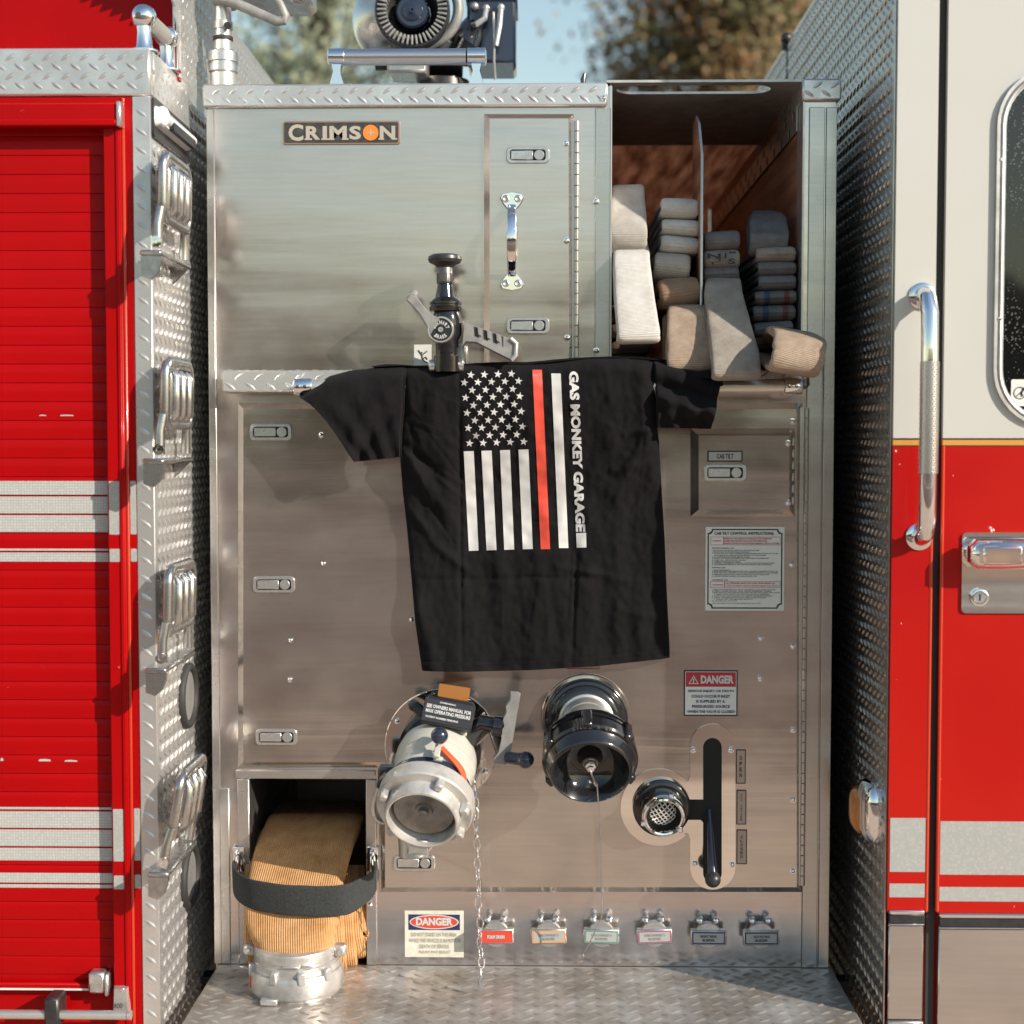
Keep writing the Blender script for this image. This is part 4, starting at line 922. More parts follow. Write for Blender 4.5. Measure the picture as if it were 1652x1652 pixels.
# ------------------------------------------------------------------ black capped inlet (right)
c1 = at(945, 1158, LY); e1 = c1 + Vector((0.001, -.105, -.004)); d2 = Vector((.02, -.865, -.5)).normalized()
up2 = (VZ - d2 * VZ.dot(d2)).normalized(); rt2 = up2.cross(d2) * -1
if rt2.x < 0: rt2 = -rt2
def ax2(t, r=0, a=90): a = R(a); return e1 + d2 * t + (rt2 * math.cos(a) + up2 * math.sin(a)) * r
mb = MB(); mb.lathe(c1, -VY, [(0, .090), (.003, .0905), (.005, .089)], 72); fp = build('flange_plate', mb, 'mirror_steel', truck)
mb = MB(); mb.lathe(c1 + Vector((0, -.004, 0)), -VY, [(0, .084), (.018, .084), (.020, .080), (.024, .078), (.026, .072), (.03, .070), (.036, .060)], 60)
for a in (50, 125, 200, 340): q = c1 + Vector((.078 * math.cos(R(a)), -.018, .073 * math.sin(R(a)))); mb.lathe(q, -VY, [(0, .008), (.007, .008), (.009, .006)], 8)
bi = build('capped_inlet', mb, 'black_gloss', truck, label='black angled inlet closed by a cap on a cable')
mb = MB(); mb.lathe(c1 + Vector((0, -.03, 0)), -VY, [(0, .056), (.02, .056), (.022, .052), (.07, .052), (.075, .050)], 48); mb.sphere(e1, .053, 32); mb.lathe(e1, d2, [(.0, .052), (.02, .052), (.022, .058), (.034, .058)], 48); build('neck', mb, 'pole_alu', bi)
mb = MB(); mb.lathe(e1, d2, [(.034, .056), (.036, .078), (.039, .086), (.046, .0885), (.0465, .0845), (.052, .0845), (.0525, .0885), (.060, .0895), (.0605, .0855), (.066, .0855), (.067, .0905), (.090, .0915), (.094, .0885), (.0945, .0855), (.099, .0855), (.101, .0835), (.118, .079), (.123, .0755), (.124, .0730), (.122, .0710), (.104, .067), (.078, .050), (.070, .034), (.072, .024), (.080, .0195), (.098, .0165), (.1, .012)], 80)
for a in (95, 40, 215, 268, 330, 150):
    q = Matrix((rt2, up2, d2)).transposed().to_4x4(); m4 = Matrix.Translation(ax2(.070, .0895, a)) @ q @ Matrix.Rotation(R(a), 4, 'Z'); mb.box(-.006, .0085, -.010, .010, -.018, .026, .003, 0, m4)
cp = build('cap', mb, 'black_gloss', bi)
mb = MB(); n_ = 'STORZ 5 IN'
for i, chh in enumerate(n_):
    if chh == ' ': continue
    a = R(112 - i * 5.0); a_deg = math.degrees(a)
    def fm(u, v, a_deg=a_deg):
        return ax2(.100 - .010 * v - .0, .0915 - .0003 + (-.0015 if v < .5 else .0), a_deg - (u - .5) * 4.0)
    text(mb, chh, 0, 0, 0, 0, 0, 0, .03, fmap=fm)
build('lettering', mb, 'steel_dark', cp)
mb = MB(); mb.lathe(e1, d2, [(.098, .0105), (.106, .0105), (.1065, .0075), (.114, .0075), (.116, .004)], 6, mat=0); mb.lathe(e1, d2, [(.0975, .0135), (.0995, .0135)], 24)
build('cap_bolt', mb, 'chrome', cp)
tip = ax2(.112, .004, 270)
cab_pts = [tip, tip + Vector((.004, -.01, -.012)), at(963, 1265, -.235), at(968, 1330, -.18), at(970, 1400, -.15), at(971, 1478, -.12), at(966, 1490, -.115), at(950, 1524, -.10), at(940, 1540, -.09)]
mb = MB(); mb.tube(cab_pts, .0013, 8); mb.tube([tip + Vector((0, -.004, -.004)), at(958, 1262, -.238), at(961, 1268, -.235)], .0012, 8); mb.torus(at(938, 1543, -.09), VY, .0045, .001, 14, 6)
build('cable', mb, 'post_alu', bi)

# ------------------------------------------------------------------ auxiliary intake with lever
def arcp(cx, cy, r, a0, a1, n=16): return [(cx + r * math.cos(R(a0 + (a1 - a0) * i / n)), cy - r * math.sin(R(a0 + (a1 - a0) * i / n))) for i in range(n + 1)]
o_ = [(1113, 1252)] + arcp(1149.5, 1204, 36.5, 180, 0) + arcp(1149.5, 1398, 36.5, 360, 180) + [(1113, 1352), (1110, 1343), (1103, 1343)] + arcp(1063, 1302, 62, -46, -314, 48) + [(1103, 1261), (1110, 1260)]
h_ = arcp(1149, 1205, 15, 180, 0, 12) + arcp(1149, 1408, 15, 360, 180, 12) + [(1134, 1326), (1130, 1322), (1100, 1322), (1100, 1289), (1134, 1289)]
mb = MB(); mb.prism(pxl(o_[::-1], LY), FR(LY), .0008, .0036, holes=[pxl(h_, LY)])
apl = build('intake_plate', mb, 'mirror_steel', truck)
mb = MB(); mb.prism(inset(pxl(o_[::-1], LY), .003), FR(LY), .0001, .0007); build('slot_shade', mb, 'dark_void', apl)  # near-black sheet stands in for the shade inside the slot
for q in ((1118, 1209), (1179, 1209), (1120, 1392), (1181, 1394)): p = at(*q, LY); link('bolt', BOLT, apl, (p.x, LY - .0036, p.z))
ca = at(1067, 1301, LY - .004); cb = Vector((ca.x, LY - .004, ca.z))
mb = MB(); mb.lathe(cb, -VY, [(0, .0585), (.012, .0585), (.016, .055), (.018, .047)], 56)
mb.lathe(cb + Vector((0, -.017, 0)), Vector((.02, -.97, -.22)), [(0, .046), (.012, .046), (.014, .043), (.03, .043)], 48, caps=False)
ai = build('auxiliary_intake', mb, 'black_gloss', truck, label='small round intake with a wire strainer beside its lever slot')
da = Vector((.02, -.97, -.22)).normalized(); ob = cb + Vector((0, -.017, 0))
mb = MB(); mb.lathe(ob, da, [(.022, .042), (.024, .0435), (.034, .0435), (.040, .041), (.0415, .0375), (.040, .0345), (.012, .0335)], 56, caps=False)
for a in (70, 200, 320): q = ob + da * .033 + (VX * math.cos(R(a)) + VZ * math.sin(R(a))) * .043; mb.box(q.x - .005, q.x + .005, q.y - .006, q.y + .006, q.z - .005, q.z + .005, .0015)
build('coupling_ring', mb, 'chrome', ai)
mb = MB(); mb.lathe(ob, da, [(.0115, .0335), (.012, .001)], 40, mat=1)
u_ = (VX * .8 + VZ * .6); u_ = (u_ - da * u_.dot(da)).normalized(); w_ = da.cross(u_)
for k in range(-3, 4):
    for (s, q) in ((u_, w_), (w_, u_)):
        h = math.sqrt(max(0, .026 ** 2 - (k * .0075) ** 2)); pts = []
        for i in range(9):
            t = -h + 2 * h * i / 8; r2 = (t * t + (k * .0075) ** 2) / .026 ** 2; pts.append(ob + s * (k * .0075) + q * t + da * (.028 - .010 * r2))
        if h > .004: mb.tube(pts, .0013, 6)
build('strainer', mb, ['valve_lip', 'dark_void'], ai)
mb = MB(); p0, p1 = at(1144, 1306, LY - .006), at(1150, 1418, -.075); mb.cyl(p0, p1, .0042, .0095, seg=20); build('lever', mb, 'navy_gloss', ai)
mb = MB(); mb.sphere(at(1150, 1419, -.078), .0158, 28); build('lever_knob', mb, 'black_satin', ai)
for (px, s) in (((1187, 1209, 1203, 1264), 'OPEN'), ((1188, 1274, 1204, 1330), 'AUX INTAKE'), ((1188, 1338, 1205, 1394), 'CLOSED')):
    o = plate_label('name_tag', px, LY, 'ink_black', 'label_steel', [], truck, bw=.0020)
    mb = MB(); pad = 9 if len(s) < 10 else 6; vert_text(mb, s, (px[0] + px[2]) / 2, px[1] + pad, px[3] - pad, LY, 4.4 if len(s) < 10 else 2.8); build('lettering', mb, 'ink_black', o)

# ------------------------------------------------------------------ hose bed
D = 1.62; ZF = HB[2]
mb = MB(); xL, xR = HB[0], HB[1]
mb.box(xR, xR + .003, .004, D, ZF, TOP + .0005); mb.box(xL - .003, xL, .004, D, ZF, TOP + .0005); mb.box(xL, xR, .001, D, ZF - .006, ZF)

bed = build('hose_bed', mb, 'plywood', truck)
mb = MB(); sh = Rc(993, 148, 1243, 164, .05)
y0, y1 = .026, .098; hs = rrect(X(995, 156, .06), X(1243, 156, .06), y0, y1, .035, 8)
mb.prism([(xL - .01, -.002), (X(1300, 150), -.002), (X(1300, 150), .63), (xL - .01, .63)], (Vector((0, 0, TOP + .0015)), VX, VY, VZ), 0, .005, holes=[hs])
build('cover_plate', mb, 'alu_dull', truck)
mb = MB(); mb.box(xL - .003, xL + .001, -.003, .06, ZF, TOP - .005); mb.box(xR - .001, xR + .003, -.003, .06, ZF, TOP - .005); build('bed_edge', mb, 'pole_alu', truck)
xd = X(1132, 400, 0)
mb = MB(); mb.prism([(.004, ZF), (.17, ZF), (.17, TOP - .045), (.11, TOP - .045), (.06, TOP - .07), (.004, Z(250, 1132))], FRX(xd - .0022), 0, .0044); dv = build('divider', mb, 'plywood', truck)
mb = MB(); ed_ = [Vector((xd, .003, ZF)), Vector((xd, .003, Z(250, 1132))), Vector((xd, .06, TOP - .068)), Vector((xd, .11, TOP - .043))]; mb.tube(ed_, .0032, 8); build('edge_strip', mb, 'pole_alu', dv)
mb = MB(); q = [(y_, z_) for y_, z_ in ((.05, TOP - .035), (1.5, TOP - .035), (1.5, TOP - .085), (.05, TOP - .085))]
hl = [circ(.09 + i * .05, TOP - .047 - (i % 2) * .026, .0125, 12) for i in range(28)]
mb.prism(q, FRX(xR - .0045), 0, .0015, holes=hl); mb.box(xR - .0018, xR - .0003, .052, 1.498, TOP - .084, TOP - .036, 0, 1)  # near-black strip behind stands in for shade in the holes
build('perforated_strip', mb, ['pole_alu', 'dark_void'], bed)
mb = MB(); p = at(941, 128, .03); mb.tube([p + Vector((0, 0, -.02)), p, p + Vector((.003, 0, .012))], [.004, .006, .003], 10); mb.box(p.x - .012, p.x + .06, .015, .04, TOP + .0002, TOP + .005, .001); build('cover_hinge', mb, 'steel_dark', truck)

S_ = 3 / 2400
def fold_(mb, x0, y0, x1, y1, yf=.0, roll=0.0, back=1.35, dx=0.0, nw=.003, squeeze=1.0):
    a, b = at((x0 + x1) / 2, (y0 + y1) / 2, yf), 0; w = (x1 - x0) * S_ * (1 + yf / 3); h = (y1 - y0) * S_ * (1 + yf / 3); t = h * .47; q = h * .265
    roll += random.uniform(-1.8, 1.8); W = Vector((math.cos(R(roll)), random.uniform(-.12, .12), math.sin(R(roll)))); N = Vector((-math.sin(R(roll)), 0, math.cos(R(roll))))
    def P(y, k): return Vector((a.x + dx * min(y, .3) / .3, yf + y, a.z)) + N * k
    mb.ribbon([P(back, q), P(.30, q), P(.10, q), P(.04, q), P(.016, q * .86), P(.006, 0), P(.016, -q * .86), P(.04, -q), P(.10, -q), P(.30, -q), P(back, -q)], W, w, t, n=24, sub=3, nw=nw)
def hose(label, cat, p, group='hoses folded into the bed'): return thing('fire_hose', label, cat, p, group)
def loop_(mb, pts, w, t=.016, W=VX, back=.02, nw=.002):
    """front run through photo points (px, py, y) then a bend and the return run behind it"""
    P_ = [at(*q) for q in pts]; bot = P_[-1]; Wn = W if isinstance(W, Vector) else W[-1]
    b = [bot + Vector((0, back * .25, -back * .42)), bot + Vector((0, back * .8, -back * .42)), bot + Vector((0, back * 1.05, .0))]
    b += [p + Vector((0, back * 1.05, 0)) for p in P_[::-1][1:-1]]
    Ws = VX if isinstance(W, Vector) else None
    ws = w if isinstance(w, list) else [w] * len(P_)
    Wl = [W] * len(P_) if isinstance(W, Vector) else W
    mb.ribbon(P_ + b, Wl + [Wn] * 3 + Wl[::-1][1:-1], [v * S_ for v in ws] + [ws[-1] * S_] * 3 + [v * S_ for v in ws[::-1][1:-1]], t, n=24, sub=4, nw=nw)

hz_ = ZF
mb = MB(); mb.box(xL - .012, xR + .012, .636, D + .004, TOP + .001, TOP + .003); mb.box(xL + .001, xR - .001, D + .0045, D + .0065, ZF, TOP + .003); build('translucent_cover', mb, 'translucent_brown', truck)  # added translucent roof and back, there to light the hose bed inside
# leftmost white hose
H = hose('bright white hose at the bed left edge, a long loop hanging down its front', 'fire hose', (X(1020), .02, hz_))
mb = MB(); loop_(mb, [(1013, 306, .12), (1013, 310, .085), (1013, 335, .06), (1014, 360, .03), (1015, 378, .012)], [52, 54, 57, 60, 58], t=.022, back=.045); f = build('fold', mb, 'hose_offwhite', H)
mb = MB(); pf = at(1005, 330, .02); 
for i, (s, a, b) in enumerate((('PUSH', 0, .5), ('USE', .55, .9))):
    text(mb, s, 0, 0, 0, 0, 0, 0, .02, fmap=lambda u, v, a=a, b=b: at(989 + 28 * (1 - v) * .6 + (a * 26), 308 + 34 * (.15 + .8 * u), .050))
mb = MB(); fold_(mb, 985, 388, 1045, 414, .02, -1); build('fold', mb, 'hose_offwhite', H)
mb = MB(); loop_(mb, [(1019, 402, .20), (1019, 406, .09), (1019, 410, .02), (1019, 424, -.022), (1021, 450, -.038), (1026, 500, -.062), (1030, 538, -.078)], [58, 58, 57, 58, 60, 64, 67], t=.019, back=.024); build('loop', mb, 'hose_white', H)
# white folds beside the divider
H = hose('white hose in four neat folds against the left side of the divider', 'fire hose', (X(1095), .05, hz_))
for q in ((1068, 317, 1128, 352, .03, -1), (1069, 351, 1129, 380, .03, -2), (1067, 378, 1129, 408, .03, -4), (1056, 406, 1114, 452, .03, -5)):
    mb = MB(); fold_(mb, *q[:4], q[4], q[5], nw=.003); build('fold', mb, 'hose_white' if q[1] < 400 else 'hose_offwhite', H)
# brown hose
H = hose('brown stained hose under the white folds, its doubled loop hanging above the shirt', 'fire hose', (X(1100), .0, hz_))
mb = MB(); fold_(mb, 1063, 446, 1130, 494, .0, 6, nw=.004); build('fold', mb, 'hose_brown', H)
mb = MB(); loop_(mb, [(1112, 494, .10), (1112, 497, .05), (1112, 502, -.02), (1113, 520, -.045), (1114, 560, -.075), (1114, 586, -.085)], [66, 67, 68, 70, 74, 74], t=.017, back=.028, nw=.003); build('loop', mb, 'hose_tan', H)
mb = MB(); loop_(mb, [(1100, 512, .08), (1100, 516, .02), (1100, 540, .004), (1101, 584, -.002)], [62, 62, 62, 62], t=.016, back=.02, nw=.002); build('loop', mb, 'hose_brown', H)
# dark folds lower left
H = hose('dark stained hose folded low behind the hanging white loop', 'fire hose', (X(1015), .05, hz_))
for i, q in enumerate(((986, 490, 1046, 518), (987, 520, 1048, 546), (988, 548, 1050, 572), (988, 573, 1052, 596))):
    mb = MB(); fold_(mb, *q, .03 - .005 * i, (-1) ** i); build('fold', mb, 'hose_dark', H)
# grey printed hose right of divider
H = hose('grey hose with stencilled letters on a fold, its long flap hanging to the rail', 'fire hose', (X(1165), .0, hz_))
mb = MB(); fold_(mb, 1137, 371, 1194, 403, .02, 5, nw=.003); build('fold', mb, 'hose_grey', H)
mb = MB(); fold_(mb, 1137, 401, 1194, 432, .02, 3); f = build('fold', mb, 'hose_greytan', H)
mb = MB()
for s, a, b, c_, d_ in (('I', 1148, 1151, 423, 427), ('N', 1141, 1163, 409, 417), ('I', 1160, 1163, 418, 421), ('I', 1169, 1172, 408, 417), ('S', 1175, 1186, 417, 426), ('I', 1176, 1187, 406, 408.5)):
    text(mb, s, 0, 0, 0, 0, 0, 0, .03, fmap=lambda u, v, a=a, b=b, c_=c_, d_=d_: at(a + (b - a) * u, d_ + (c_ - d_) * v, .0125 - .0025))
build('lettering', mb, 'ink_black', f)
mb = MB(); fold_(mb, 1137, 428, 1193, 454, .02, 2); build('fold', mb, 'hose_grey', H)
mb = MB(); loop_(mb, [(1166, 448, .16), (1166, 452, .06), (1167, 458, .01), (1168, 476, -.025), (1176, 520, -.075), (1186, 570, -.125), (1189, 598, -.145)], [56, 56, 57, 60, 66, 73, 74], t=.016, back=.024); build('loop', mb, 'hose_greytan', H)
# right column
H = hose('grey hose at the right with red and blue striped folds, end loop over the rail', 'fire hose', (X(1250), .0, hz_))
mb = MB(); loop_(mb, [(1236, 345, .20), (1238, 349, .12), (1240, 362, .07), (1241, 378, .045), (1240, 386, .035)], [46, 54, 62, 64, 62], t=.018, back=.05, nw=.003); build('fold', mb, 'hose_grey', H)
for q, m in (((1221, 396, 1284, 422), 'hose_greytan'), ((1224, 420, 1285, 444), 'hose_grey'), ((1225, 442, 1285, 467), 'hose_grey'), ((1219, 467, 1286, 491), 'hose_striped'), ((1216, 490, 1284, 518), 'hose_striped'), ((1218, 517, 1280, 541), 'hose_grey'), ((1218, 541, 1280, 566), 'hose_dark'), ((1218, 566, 1280, 592), 'hose_dark')):
    mb = MB(); fold_(mb, *q, .02, random.uniform(0, 4), nw=.002); build('fold', mb, m, H)
mb = MB()
cp_ = [at(1222, 575, .03), at(1226, 572, -.01), at(1236, 556, -.045), at(1252, 545, -.085), at(1276, 543, -.115), at(1298, 553, -.125), at(1304, 573, -.125), at(1296, 588, -.118)]
Wd = Vector((.12, .55, -.55)).normalized()
cp_ = [at(1258, 566, .14), at(1262, 552, .02), at(1274, 540, -.08), at(1288, 545, -.165), at(1290, 565, -.205), at(1284, 588, -.21), at(1280, 598, -.19), at(1274, 594, -.13), at(1262, 584, -.06), at(1252, 576, .05)]
mb.ribbon(cp_, [Vector((1, .1, -.25)), Vector((1, .08, -.22)), Vector((1, 0, -.2)), Vector((1, 0, -.18)), Vector((1, 0, -.14)), Vector((1, 0, -.10)), Vector((1, 0, -.1)), Vector((1, 0, -.1)), Vector((1, 0, -.1)), Vector((1, 0, -.1))], [.075, .082, .094, .100, .100, .096, .095, .095, .09, .085], [.016, .017, .020, .020, .020, .018, .016, .015, .015, .015], n=26, sub=5, nw=.003)
build('loop', mb, 'hose_tan', H)

# ------------------------------------------------------------------ big yellow hose and its strap
yh = thing('supply_hose', 'wide amber ribbed hose spilling from the lower opening onto the step', 'fire hose', (X(478, 1600, -.14), -.14, STEP))
mb = MB(); pts = [at(515, 1300, .40), at(512, 1318, .22), at(508, 1326, .11), at(490, 1372, .0), at(477, 1424, -.095), at(473, 1448, -.122), at(473, 1480, -.134), at(476, 1515, -.140), at(478, 1545, -.142)]
mb.ribbon(pts, [VX, VX, Vector((1, .0, .0)), VX, VX, VX, VX, VX, VX], [.205, .205, .205, .198, .190, .192, .186, .160, .152], [.022, .024, .026, .03, .034, .040, .058, .110, .148], n=48, sub=6, nw=.0015, es=[.3, .3, .3, .3, .3, .32, .45, .8, 1.0])
build('hose_length', mb, 'hose_yellow', yh)
mb = MB()
for i, (xx, wd, yb, zb) in enumerate(((540, 34, -.052, 1558), (559, 30, -.035, 1552), (575, 26, -.018, 1538), (587, 20, .0, 1522))):
    mb.ribbon([at(xx - 8, 1400, yb + .08), at(xx - 5, 1450, yb + .02), at(xx - 3, 1500, yb), at(xx, zb - 18, yb), at(xx + 2, zb - 4, yb + .008), at(xx + 3, zb, yb + .03), at(xx + 3, zb - 2, yb + .07), at(xx + 3, zb - 4, .3)], Vector((1, .25, 0)), wd * S_, .019, n=36, sub=5, nw=.002)
build('hose_fold', mb, 'hose_yellow', yh)
mb = MB()
mb.ribbon([at(425, 1345, .12), at(415, 1400, .0), at(414, 1460, -.06), at(414, 1515, -.07), at(420, 1548, -.05), at(430, 1552, .0), at(440, 1552, .3)], Vector((1, .3, 0)), .05, .02, n=30, sub=5); build('hose_fold', mb, 'hose_yellow', yh)
cc = at(477, 1545, -.142); ax_ = Vector((.0, .03, -1)).normalized()
mb = MB(); z0 = Z(1519, 477, -.142); z1 = Z(1568, 477, -.2); o = Vector((cc.x, -.142, z0)); L1 = z0 - .552
mb.lathe(o, ax_, [(0, .0745), (.001, .0785), (.006, .0805), (.018, .0805), (.019, .0785), (L1 - .014, .0785), (L1 - .012, .081), (L1 - .002, .081), (L1, .078)], 56)
for s in (-1, 1): mb.box(o.x + s * .088 - .012, o.x + s * .088 + .012, -.16, -.135, o.z - .024, o.z - .002, .004); mb.cyl((o.x + s * .09, -.166, o.z - .013), (o.x + s * .09, -.128, o.z - .013), .0055, seg=12)
mb.box(o.x - .012, o.x + .022, -.2265, -.21, o.z - L1 + .016, o.z - .02, .002); mb.box(o.x + .0235, o.x + .05, -.2215, -.20, o.z - L1 + .016, o.z - .02, .002)
build('collar_clamp', mb, 'coupling_alu', yh)
mb = MB(); o2 = Vector((cc.x + .001, -.138, .560)); mb.lathe(o2, Vector((0, 0, -1)), [(0, .072), (.002, .082), (.012, .084), (.014, .0885), (.020, .0915), (.050, .0925), (.054, .0905), (.056, .084), (.0625, .083)], 64)
for a in (250, 320, 200, 285): q = o2 + Vector((.086 * math.cos(R(a)), .086 * math.sin(R(a)), -.012)); mb.box(-.008, .008, -.008, .008, -.013, .012, .003, 0, Matrix.Translation(q) @ Matrix.Rotation(R(a), 4, 'Z'))
mb.box(o2.x - .055, o2.x - .022, -.232, -.215, .4985, .5100, .002)
cpg = build('coupling', mb, 'coupling_alu', yh)
mb = MB(); q = o2 + Vector((.0922 * math.cos(R(207)), .0922 * math.sin(R(207)), -.034)); mb.box(-.002, .0015, -.0025, .0025, -.012, .012, .0005, 0, Matrix.Translation(q) @ Matrix.Rotation(R(207), 4, 'Z')); build('index_mark', mb, 'ink_orange_red', cpg)

stp = thing('hose_strap', 'black fuzzy strap stretched across the amber hose', 'strap', (X(478), -.1, STEP + .15))
mb = MB(); sp = [at(384, 1398, -.008), at(378, 1412, -.03), at(382, 1428, -.10), at(398, 1440, -.150), at(435, 1449, -.170), at(478, 1453, -.176), at(530, 1454, -.170), at(562, 1450, -.150), at(590, 1436, -.085), at(605, 1420, -.045), at(602, 1408, -.012)]
mb.ribbon(sp, Vector((0, -.18, 1)), [.044, .056, .062, .064, .064, .064, .064, .064, .060, .054, .040], .006, n=20, sub=5, nw=.002)
build('webbing', mb, 'strap', stp)
for a, b in ((385, 1375), (601, 1375)):
    mb = MB(); p = at(a, b, -.006); mb.sphere(p + Vector((0, -.008, 0)), .0062, 16); mb.tube([p, p + Vector((0, -.016, -.012)), p + Vector((0, -.018, -.034)), p + Vector((.004, -.012, -.048))], .0045, 10); mb.box(p.x - .012, p.x + .012, -.009, -.0062, p.z - .04, p.z + .012, .002)
    build('strap_clip', mb, 'chrome', stp)
p = at(597, 1459, -.006); link('bolt', BOLT, truck, (p.x, -.006, p.z))

# ------------------------------------------------------------------ t-shirt
def pl(pts, x):
    if x <= pts[0][0]: return pts[0][1]
    for (a, b), (c_, d_) in zip(pts, pts[1:]):
        if x <= c_: return b + (d_ - b) * (x - a) / (c_ - a)
    return pts[-1][1]
TT = [(480, 640), (505, 621), (530, 606), (562, 597), (610, 592), (650, 590), (700, 593), (740, 590), (790, 586), (850, 588), (900, 583), (950, 578), (1000, 577), (1062, 581), (1100, 588), (1165, 602)]
TB = [(681, 1083), (740, 1084), (860, 1081), (960, 1075), (1080, 1062)]
LL = [(580, 654), (650, 652), (700, 647), (740, 645), (790, 649), (850, 656), (940, 664), (1000, 669), (1082, 681)]
RR = [(570, 1056), (640, 1058), (690, 1060), (720, 1064), (800, 1068), (880, 1073), (960, 1076), (1062, 1081)]
CRE = [(662, 935, 1075, 930, -.0011, 4.5), (741, 600, 745, 1080, -.0018, 3.5), (930, 895, 922, 1075, -.0020, 4), (655, 735, 720, 830, .005, 12), (655, 720, 700, 760, -.004, 7), (690, 600, 700, 720, .0022, 14), (1060, 690, 1010, 760, .005, 12), (1058, 705, 1020, 730, -.004, 6), (1040, 600, 1035, 690, .002, 12),
       (668, 960, 700, 1075, .005, 14), (1020, 940, 1040, 1060, .004, 16), (965, 900, 985, 1060, -.003, 16), (870, 900, 858, 1075, .0028, 18), (780, 905, 790, 1075, -.0025, 18), (700, 640, 735, 900, .0022, 16), (985, 640, 1000, 880, .0025, 18), (1010, 700, 1055, 690, .003, 7), (990, 760, 1066, 742, .0028, 8),
       (900, 915, 1010, 935, .002, 6), (690, 870, 760, 925, .003, 8), (660, 820, 700, 870, .0028, 8), (1000, 985, 1070, 1000, .0022, 8)]
_rc = random.Random(11)
for i in range(46):
    k_ = i % 4
    if k_ == 0: a_ = (_rc.uniform(652, 670), _rc.uniform(660, 760)); b_ = (a_[0] + _rc.uniform(30, 110), a_[1] + _rc.uniform(20, 190))
    elif k_ == 1: a_ = (_rc.uniform(1030, 1062), _rc.uniform(660, 760)); b_ = (a_[0] - _rc.uniform(20, 100), a_[1] + _rc.uniform(10, 190))
    elif k_ == 2: a_ = (_rc.uniform(680, 1060), _rc.uniform(880, 960)); b_ = (a_[0] + _rc.uniform(-25, 25), a_[1] + _rc.uniform(50, 150))
    else: a_ = (_rc.uniform(670, 1040), _rc.uniform(620, 980)); b_ = (a_[0] + _rc.uniform(-60, 60), a_[1] + _rc.uniform(-12, 40))
    CRE.append((*a_, *b_, _rc.choice((-1, 1)) * _rc.uniform(.0003, .0008), _rc.uniform(2.2, 4.5)))
def seg_d(x, y, a, b, c_, d_):
    vx, vy = c_ - a, d_ - b; t = max(0, min(1, ((x - a) * vx + (y - b) * vy) / (vx * vx + vy * vy))); return math.hypot(x - a - t * vx, y - b - t * vy), t
def shirt_y(px, py):
    top = pl(TT, px); dy = py - top
    y = -.0965 + .058 * (lambda q: q * q * (3 - 2 * q))(max(0, min(1, (py - 610) / 230)))
    if dy < 22: y += .024 * (1 - max(0, dy) / 22) ** 2
    for a, b, c_, d_, am, wd in CRE:
        ds, t = seg_d(px, py, a, b, c_, d_); y -= 2.6 * am * math.exp(-(ds / wd) ** 2) * (1 - .5 * abs(2 * t - 1))
    y -= .0065 * noise.noise(Vector((px / 55, py / 150, 1.3))) + .0042 * noise.noise(Vector((px / 24, py / 46, 7))) + .0020 * noise.noise(Vector((px / 11, py / 15, 3)))
    y -= .007 * max(0, min(1, (py - 760) / 250)) * math.sin((px - 650) / 38.0 + .6 * noise.noise(Vector((px / 90, 2, py / 300))))
    if py > 1040: y -= .0012 * math.exp(-((pl(TB, px) - 15 - py) / 2.2) ** 2) * -1
    return y
def SP(px, py, off=0.0): y = shirt_y(px, py); p = at(px, py, y); return Vector((p.x, y - off, p.z))
shp = at(860, 1080, -.08); shirt = thing('t_shirt', 'black t-shirt with a flag print draped over the rail', 't-shirt', (shp.x, -.085, shp.z))
mb = MB()
def sheet(fn, nu, nv, mat=0, rim=.010):
    vs = []; fs = []
    for j in range(nv + 1):
        for i in range(nu + 1): vs.append(fn(i / nu, j / nv))
    n0 = len(vs); k = nu + 1
    back = [v + Vector((0, rim, 0)) for v in vs]
    for j in range(nv):
        for i in range(nu):
            a = j * k + i; fs.append((a, a + 1, a + k + 1, a + k)); fs.append((n0 + a, n0 + a + k, n0 + a + k + 1, n0 + a + 1))
    for i in range(nu):
        fs.append((i, n0 + i, n0 + i + 1, i + 1)); a = nv * k + i; fs.append((a, a + 1, n0 + a + 1, n0 + a))
    for j in range(nv):
        a = j * k; fs.append((a, a + k, n0 + a + k, n0 + a)); a = j * k + nu; fs.append((a, n0 + a, n0 + a + k, a + k))
    mb.add(vs + back, fs, mat)
def body(u, v):
    pn = 588 + v * 490; px = pl(LL, pn) * (1 - u) + pl(RR, pn) * u; top = pl(TT, px); bot = pl(TB, px)
    py = top + (bot - top) * v; e = min(u, 1 - u)
    p = SP(px, py); p.y += .010 * math.exp(-(e / .018)) ; return p
sheet(body, 190, 220)
def quadpatch(A, B, C, Dd, fold, seam_y, bulge):
    def f(u, v):
        a = Vector(A).lerp(Vector(B), u); b = Vector(Dd).lerp(Vector(C), u); q = a.lerp(b, v); px, py = q.x, q.y
        if v < .999: 
            t0 = pl(TT, px); q0 = a.y; py = py + (t0 - q0) * (1 - v)
        y = -.0965 - bulge * math.sin(math.pi * min(1, v * .9 + .08)) * (.35 + .65 * u) + fold(u, v) + .03 * max(0, 1 - v * 6) ** 2
        y += .0025 * noise.noise(Vector((px / 20, py / 26, 4.0))) + .0012 * noise.noise(Vector((px / 9, py / 11, 9)))
        p = at(px, py, -.09); return Vector((p.x, y + (.006 if u < .02 else 0), p.z))
    return f
def fl(u, v): return -.010 * math.exp(-((u * .8 + .15 - v) / .13) ** 2) + .012 * math.exp(-((u * .65 + .42 - v) / .10) ** 2) - .008 * math.exp(-((.3 * u + .75 - v) / .12) ** 2) + .004 * math.sin(u * 19 + v * 5) * v
sheet(quadpatch((656, 590, 0), (480, 640, 0), (573, 745, 0), (647, 737, 0), fl, 0, .022), 54, 40)
